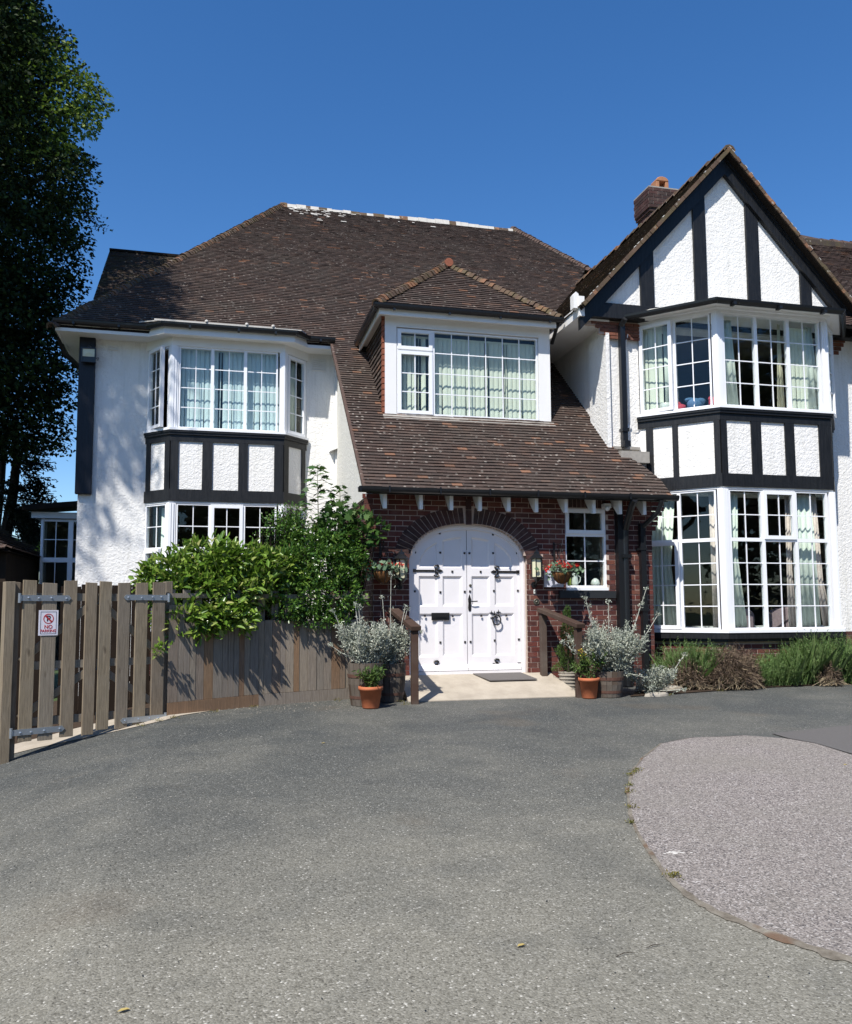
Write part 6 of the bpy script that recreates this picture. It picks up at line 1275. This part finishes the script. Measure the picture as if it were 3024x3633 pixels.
# ================================================================== NEIGHBOURING SHED ROOF
def outbuilding():
    e = empty('outbuilding', (-5.6, 21.0, gz(21)), 'low outbuilding with a dark brown tiled roof behind the gate', 'outbuilding'); a = at(0, 1893, 20.0); b = at(158, 1985, 20.0); slp = (a[2]-b[2])/(b[0]-a[0]); X1 = b[0]; Z1 = b[2]; th = math.atan(slp)
    L = 3.6/math.cos(th)
    tile_plane('roof', (X1, 16.8, Z1), (0, 1, 0), (-math.cos(th), 0, math.sin(th)), [(0, 0), (6.0, 0), (3.6, L), (3.0, L)], e, TILE_RED, gauge=.2, tw=.25, thick=.03, lift=.05)
    m = MB(); m.add([(X1, 16.8, Z1-.04), (X1-7.2, 16.8, Z1-.04), (X1-3.6, 19.7, Z1+3.6*slp-.04), (X1, 23, Z1-.04), (X1-7.2, 23, Z1-.04), (X1-3.6, 20.5, Z1+3.6*slp-.04)], [(0, 2, 1), (0, 3, 5, 2), (1, 2, 5, 4), (3, 4, 5), (0, 1, 4, 3)]); m.build('roof_deck', UNDER, e)
    # nearer hip facing the drive
    ha = np.array([X1+.05, 16.7, Z1-.04]); top_ = np.array([X1-3.6, 19.0, Z1+3.6*slp])
    dz_ = 3.6*slp; Lh = math.hypot(3.0, dz_); tile_plane('hip', (X1-3.6, 16.7, Z1-.02), (1, 0, 0), (0, 3.0/Lh, dz_/Lh), [(-3.6, 0), (3.62, 0), (0, Lh)], e, TILE_RED, gauge=.17, tw=.25, thick=.03, lift=.05)
    MB().box(X1-7, X1-.1, 17.0, 20, -2.2, Z1-.05).build('wall', simple('creosoted_board', (.03, .022, .016), .9, .1, .3, 4), e)
outbuilding()

# ================================================================== TREES
def limb(m, pts, r0, r1, n=9):
    k = len(pts); m.tube(pts, [r0+(r1-r0)*i/(k-1) for i in range(k)], n)
EDGE = [(-400, 60), (0, 140), (60, 165), (130, 232), (200, 235), (250, 300), (330, 360), (400, 385), (430, 330), (520, 300), (600, 318), (660, 325), (760, 305), (900, 300), (960, 300), (1050, 270), (1130, 255), (1200, 225), (1300, 250), (1400, 268), (1480, 262), (1560, 235), (1600, 190), (1625, 110), (1645, 30), (1665, -120), (1800, -500)]
ex = np.array([a for a, _ in EDGE], float); ey = np.array([b for _, b in EDGE], float)
def projA(P):
    z = P@CW; return CX+F_PX*(P@CR)/z, CY-F_PX*(P@CU)/z
def big_tree():
    e = empty('beech_tree', (-7.2, 21.5, gz(20)), 'huge dark leafy tree filling the left edge of the view', 'tree')
    ell = [(-7.2, 21.5, 9.5, 5.2, 4.6, 6.6), (-6.0, 20.5, 5.5, 3.4, 3.0, 2.6), (-7.0, 21, 15.5, 4.0, 3.6, 4.0), (-4.6, 21.5, 13.0, 2.8, 2.6, 2.6), (-4.8, 21.0, 8.0, 2.5, 2.4, 3.4), (-5.0, 20.0, 4.4, 2.2, 2.0, 1.3)]
    B = np.array(ell); nb = 9800; vol = B[:, 3]*B[:, 4]*B[:, 5]; idx = rng.choice(len(B), nb, p=vol**.8/np.sum(vol**.8)); d = rdir(nb); k = rng.uniform(.12, 1., nb)**.45; C_ = B[idx, :3]+d*B[idx, 3:6]*k[:, None]
    px, py = projA(C_); wob = 26*np.sin(py*.045)+18*np.sin(py*.11+2)+rng.normal(size=nb)*16; lim = np.interp(py, ex, ey)+wob-22; keep = (px < lim) & (C_[:, 2] > 2.0)
    keep &= ~((C_[:, 1] > 16) & (C_[:, 1] < 26) & (C_[:, 0] > -3.5) & (C_[:, 2] < 8.2)); keep &= px > -700
    # ragged holes where the sky shows through
    hole = np.sin(C_[:, 0]*2.1+1)*np.sin(C_[:, 2]*2.6)*np.sin(C_[:, 1]*1.7+.5); keep &= ~((hole > .42) & (px > lim-230))
    C_ = C_[keep]; px = px[keep]; py = py[keep]; lim = lim[keep]; nb = len(C_); cl = 23
    out = np.stack([np.ones(nb)*.8, -rng.uniform(0, .5, nb), -rng.uniform(.1, .6, nb)], 1)+rng.normal(size=(nb, 3))*.35; out = norm(out)
    t = rng.uniform(-.5, .5, (nb, cl, 1)); P = C_[:, None, :]+out[:, None, :]*t+rng.normal(size=(nb, cl, 3))*[.12, .12, .06]; P = P.reshape(-1, 3); ax = np.repeat(out, cl, 0)+rng.normal(size=P.shape)*.6
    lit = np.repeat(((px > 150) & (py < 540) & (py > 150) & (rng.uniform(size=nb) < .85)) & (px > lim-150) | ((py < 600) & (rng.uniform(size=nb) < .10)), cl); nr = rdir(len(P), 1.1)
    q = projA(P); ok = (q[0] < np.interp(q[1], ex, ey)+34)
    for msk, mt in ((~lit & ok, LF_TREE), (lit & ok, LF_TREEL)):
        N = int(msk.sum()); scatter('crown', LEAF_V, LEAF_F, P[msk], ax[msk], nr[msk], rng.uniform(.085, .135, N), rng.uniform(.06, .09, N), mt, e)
    m = MB(); limb(m, [(-7.2, 21.5, -1.2), (-7.1, 21.5, 2), (-7.0, 21.4, 6), (-7.2, 21.5, 11), (-7.1, 21.4, 16)], .45, .1, 12)
    for a, b, c_ in (((-7.1, 21.5, 4), (-5.8, 21, 6.2), (-4.2, 20.7, 7.6)), ((-7, 21.4, 7), (-5.6, 21.2, 9.5), (-3.6, 21.2, 11)), ((-7, 21.4, 9.5), (-5.4, 21.3, 12), (-3.4, 21.3, 13.6)), ((-7.1, 21.5, 3), (-5.6, 20.6, 4.2), (-4.2, 20, 4.9)), ((-7.1, 21.4, 12), (-6, 21, 15), (-4.6, 21, 17)), ((-7.1, 21.4, 6), (-8.6, 20.6, 9), (-10, 20, 11))): limb(m, [a, b, c_], .16, .03, 7)
    m.build('trunk', BARK, e)
    tw = []
    for (pa, pb, pc) in (((300, 745), (322, 782), (362, 806)), ((230, 560), (290, 590), (330, 610)), ((250, 250), (330, 300), (385, 395)), ((160, 1560), (205, 1580), (232, 1612))):
        m = MB(); A = [at(*q_, 21) for q_ in (pa, pb, pc)]; m.tube(A, [.03, .02, .008], 5); m.build('branch', BARK, e); tw += list(np.linspace(A[1], A[2], 7))+list(np.linspace(A[0], A[1], 4))
    P = tips(tw, 9, .13); N = len(P); scatter('crown', LEAF_V, LEAF_F, P, rdir(N), rdir(N, 1), rng.uniform(.07, .1, N), .05, LF_TREE, e)
big_tree()
def pine():
    e = empty('pine_tree', tuple(at(10, 1990, 24.5)*[1, 1, 0]+[0, 0, gz(20)]), 'leaning conifer with hanging dark branches below the big tree', 'tree'); Y = 24.5; m = MB()
    A = [at(px, py, Y) for px, py in ((-14, 2150), (8, 1960), (30, 1850), (48, 1740), (60, 1620), (50, 1480))]; m.tube(A, [.20, .17, .15, .13, .10, .06], 9); A2 = [at(px, py, Y+.8) for px, py in ((-20, 1960), (-2, 1800), (6, 1700), (14, 1560))]; m.tube(A2, .09, 7)
    br = []
    for (s0, e0, e1) in (((52, 1720), (100, 1750), (175, 1768)), ((56, 1650), (105, 1640), (168, 1650)), ((50, 1760), (110, 1775), (155, 1790)), ((60, 1600), (95, 1560), (135, 1600)), ((46, 1760), (90, 1720), (160, 1710)), ((32, 1830), (80, 1850), (118, 1900)), ((58, 1640), (100, 1690), (150, 1740)), ((40, 1700), (10, 1720), (-10, 1800)), ((55, 1560), (20, 1520), (-10, 1560)), ((55, 1600), (90, 1620), (120, 1660))):
        Q = [at(*q_, Y+random.uniform(-.5, .3)) for q_ in (s0, e0, e1)]; m.tube(Q, [.035, .02, .008], 5); br.append(Q)
    m.build('trunk', BARK, e); C_ = []
    for i, Q in enumerate(br):
        for t in np.linspace(.25, 1, 16 if i != 5 else 4): C_.append(Q[0]*(1-t)**2+2*Q[1]*t*(1-t)+Q[2]*t*t)
    for t in np.linspace(0, 1, 26):    # the drooping plume in front of the sky
        px = 45+75*math.sin(t*1.9); py = 1808+115*t; w = .9*math.sin(min(1, t*1.15+.1)*2.8); 
        for _ in range(9): C_.append(at(px+random.uniform(-26, 24)*(w+.25)-10*t, py+random.uniform(-8, 8), Y+random.uniform(-.3, .3)))
    P = tips(C_, 15, .12); N = len(P); ax = rdir(N)+[.9, 0, -.5]; scatter('crown', LANCE_V, LANCE_F, P, ax, rdir(N, .4), rng.uniform(.09, .16, N), rng.uniform(.03, .05, N), LF_PINE, e)
pine()
leafy('distant_tree', 'small round green tree top beyond the outbuilding', 'tree', [PB(128, 1965, 40, .9, .9, .55), PB(146, 1975, 40, .5, .6, .5)], 2500, (.12, .2), (.08, .14), LF_DARK, clump=10, cs=.3, stems=False)
leafy('hedge', 'dark hedge on the horizon beyond the outbuilding', 'hedge', [(-30+2.2*i, 36, .0+.3*math.sin(i), 1.6, 1.0, 1.5) for i in range(13)], 9000, (.2, .3), (.14, .2), LF_WOOD, clump=10, cs=.4, stems=False)
def shade_tree(x, y, z, r, label, n=900, h=None):
    e = empty('beech_tree', (x, y, gz(y)), label, 'tree', 'trees standing outside the view'); d = rdir(n); k = rng.uniform(.2, 1, n)**.45; C_ = np.array([x, y, z])+d*np.array(r)*k[:, None]; px, py = projA(C_); front = (C_@CW) > .5; keep = ~((px > -60) & (py > -80) & front) ; C_ = C_[keep]; P = tips(C_, 30, .28, .5); q = projA(P); ok = ~((q[0] > -25) & (q[1] > -40)); P = P[ok]; N = len(P)
    scatter('crown', LEAF_V, LEAF_F, P, rdir(N), rdir(N, 1), rng.uniform(.12, .2, N), rng.uniform(.08, .13, N), LF_TREE, e); m = MB(); limb(m, [(x, y, gz(y)-.1), (x+.2, y, z*.5), (x, y, z+r[2]*.4)], .35, .08); m.build('trunk', BARK, e)
shade_tree(-9.3, 12.6, 15.4, (4.0, 3.4, 3.2), 'tall beech out of view to the left that shades the roof corner', 1300)
shade_tree(-14.5, 17.0, 12.5, (4.8, 4.8, 7.5), 'dense beech out of view that shades the big tree', 1500)
def woods():
    C_ = []
    for _ in range(3400):
        x = random.uniform(-45, 75); y = -22-random.uniform(0, 12); top_ = 6.5+3*math.sin(x*.21)+2*math.sin(x*.5+1)+(9.5 if x > 13 else 0)*min(1, (x-13)/6 if x > 13 else 0)+(3 if x < -22 else 0); C_.append((x, y, -1.6+random.uniform(0, 1)**.7*(top_+1.6)))
    P = tips(C_, 26, .9); P[:, 1] = np.minimum(P[:, 1], -19); N = len(P); tag(scatter('woodland', LEAF_V, LEAF_F, P, rdir(N), rdir(N, .6)+[0, .4, 0], rng.uniform(.5, .8, N), rng.uniform(.4, .6, N), LF_WOOD), kind='stuff')
woods()
# ---- small litter on the drive
def litter():
    V = []
    spots = [(2400, 3030), (2560, 3018), (1060, 2650)]
    m = MB(); P0 = gp(2400, 3030)
    for k in range(22): m.sphere((P0[0]+random.gauss(0, .026), P0[1]+random.gauss(0, .014), P0[2]+.008), .008, 1.4, 1, .25, 5)
    tag(m.build('bird_dropping', WHITEM), 'white bird dropping splashed on the pink turning island', 'dropping')
litter()
OCT_V = np.array([(0, 0, 0), (.5, .5, 0), (0, 1, 0), (-.5, .5, 0), (0, .5, .35)]); OCT_F = [(0, 1, 4), (1, 2, 4), (2, 3, 4), (3, 0, 4)]
def grit(n, mat, s0, s1, box, kindname):
    P = []
    for _ in range(n): x = random.uniform(box[0], box[1]); y = random.uniform(box[2], box[3]); P.append((x, y, gz2(x, y)+.004))
    A = rdir(n)*[1, 1, 0]; L = rng.uniform(s0, s1, n); tag(scatter(kindname, OCT_V, OCT_F, P, A, np.tile([0, 0, 1.], (n, 1)), L, L*rng.uniform(.6, 1, n), mat), kind='stuff')
grit(700, STONE, .005, .013, (-2, 9, 2.5, 11.5), 'loose_grit'); grit(350, SLATE, .005, .012, (-2, 6, 2.6, 7), 'dark_grit')
grit(260, STONE, .006, .02, (-.6, 2.0, 11.2, 12.3), 'loose_grit')
def dry_leaves():
    for i, (px, py, lab) in enumerate([(415, 3598, 'curled yellow leaf lying on the drive near the bottom left corner'), (1835, 3365, 'small orange leaf lying on the drive below the middle'), (2330, 3365, 'thin brown twig lying on the drive left of the pink turning island'), (2225, 3395, 'short brown twig lying just below the longer twig'), (2995, 2717, 'yellow leaf at the right edge of the pink turning island'), (1140, 2640, 'straw coloured leaf on the drive in front of the terracotta pot')]):
        p = gp(px, py); 
        if 'twig' in lab: m = MB(); m.tube([p+[-.05, 0, .006], p+[-.01, .012, .012], p+[.05, .02, .007]], [.0015, .002, .001], 5); tag(m.build('twig', BARK), lab, 'twig')
        else: tag(scatter('fallen_leaf', LANCE_V, LANCE_F, [p+[0, 0, .008]], [[1, .3, .1]], [[0, 0, 1]], .05, .022, LF_DRY), lab, 'leaf')
LF_DRY = m_leaf('dry_leaf', [(0, (.45, .33, .10)), (1, (.5, .4, .15))], .2); dry_leaves()
C_ = []
for px, py in [(2240, 2752), (2250, 2742), (2262, 2735), (2232, 2790), (2228, 2815), (2236, 2870), (2246, 2925), (2385, 3112), (2390, 3116), (560, 2560), (620, 2548), (760, 2528), (900, 2510), (1200, 2486), (1440, 2500), (1420, 2492), (2380, 2468), (2560, 2452), (1250, 2490), (500, 2578)]:
    for _ in range(14): p = gp(px+random.uniform(-14, 14), py+random.uniform(-3, 3)); C_.append(p+[0, 0, .012])
P = tips(C_, 3, .015, .4); N = len(P); tag(scatter('moss_and_weeds', LEAF_V, LEAF_F, P, rdir(N, .8), rdir(N, .6), rng.uniform(.010, .026, N), .009, m_leaf('moss', [(0, (.08, .10, .02)), (.6, (.16, .14, .03)), (1, (.22, .17, .06))], .2)), kind='stuff')
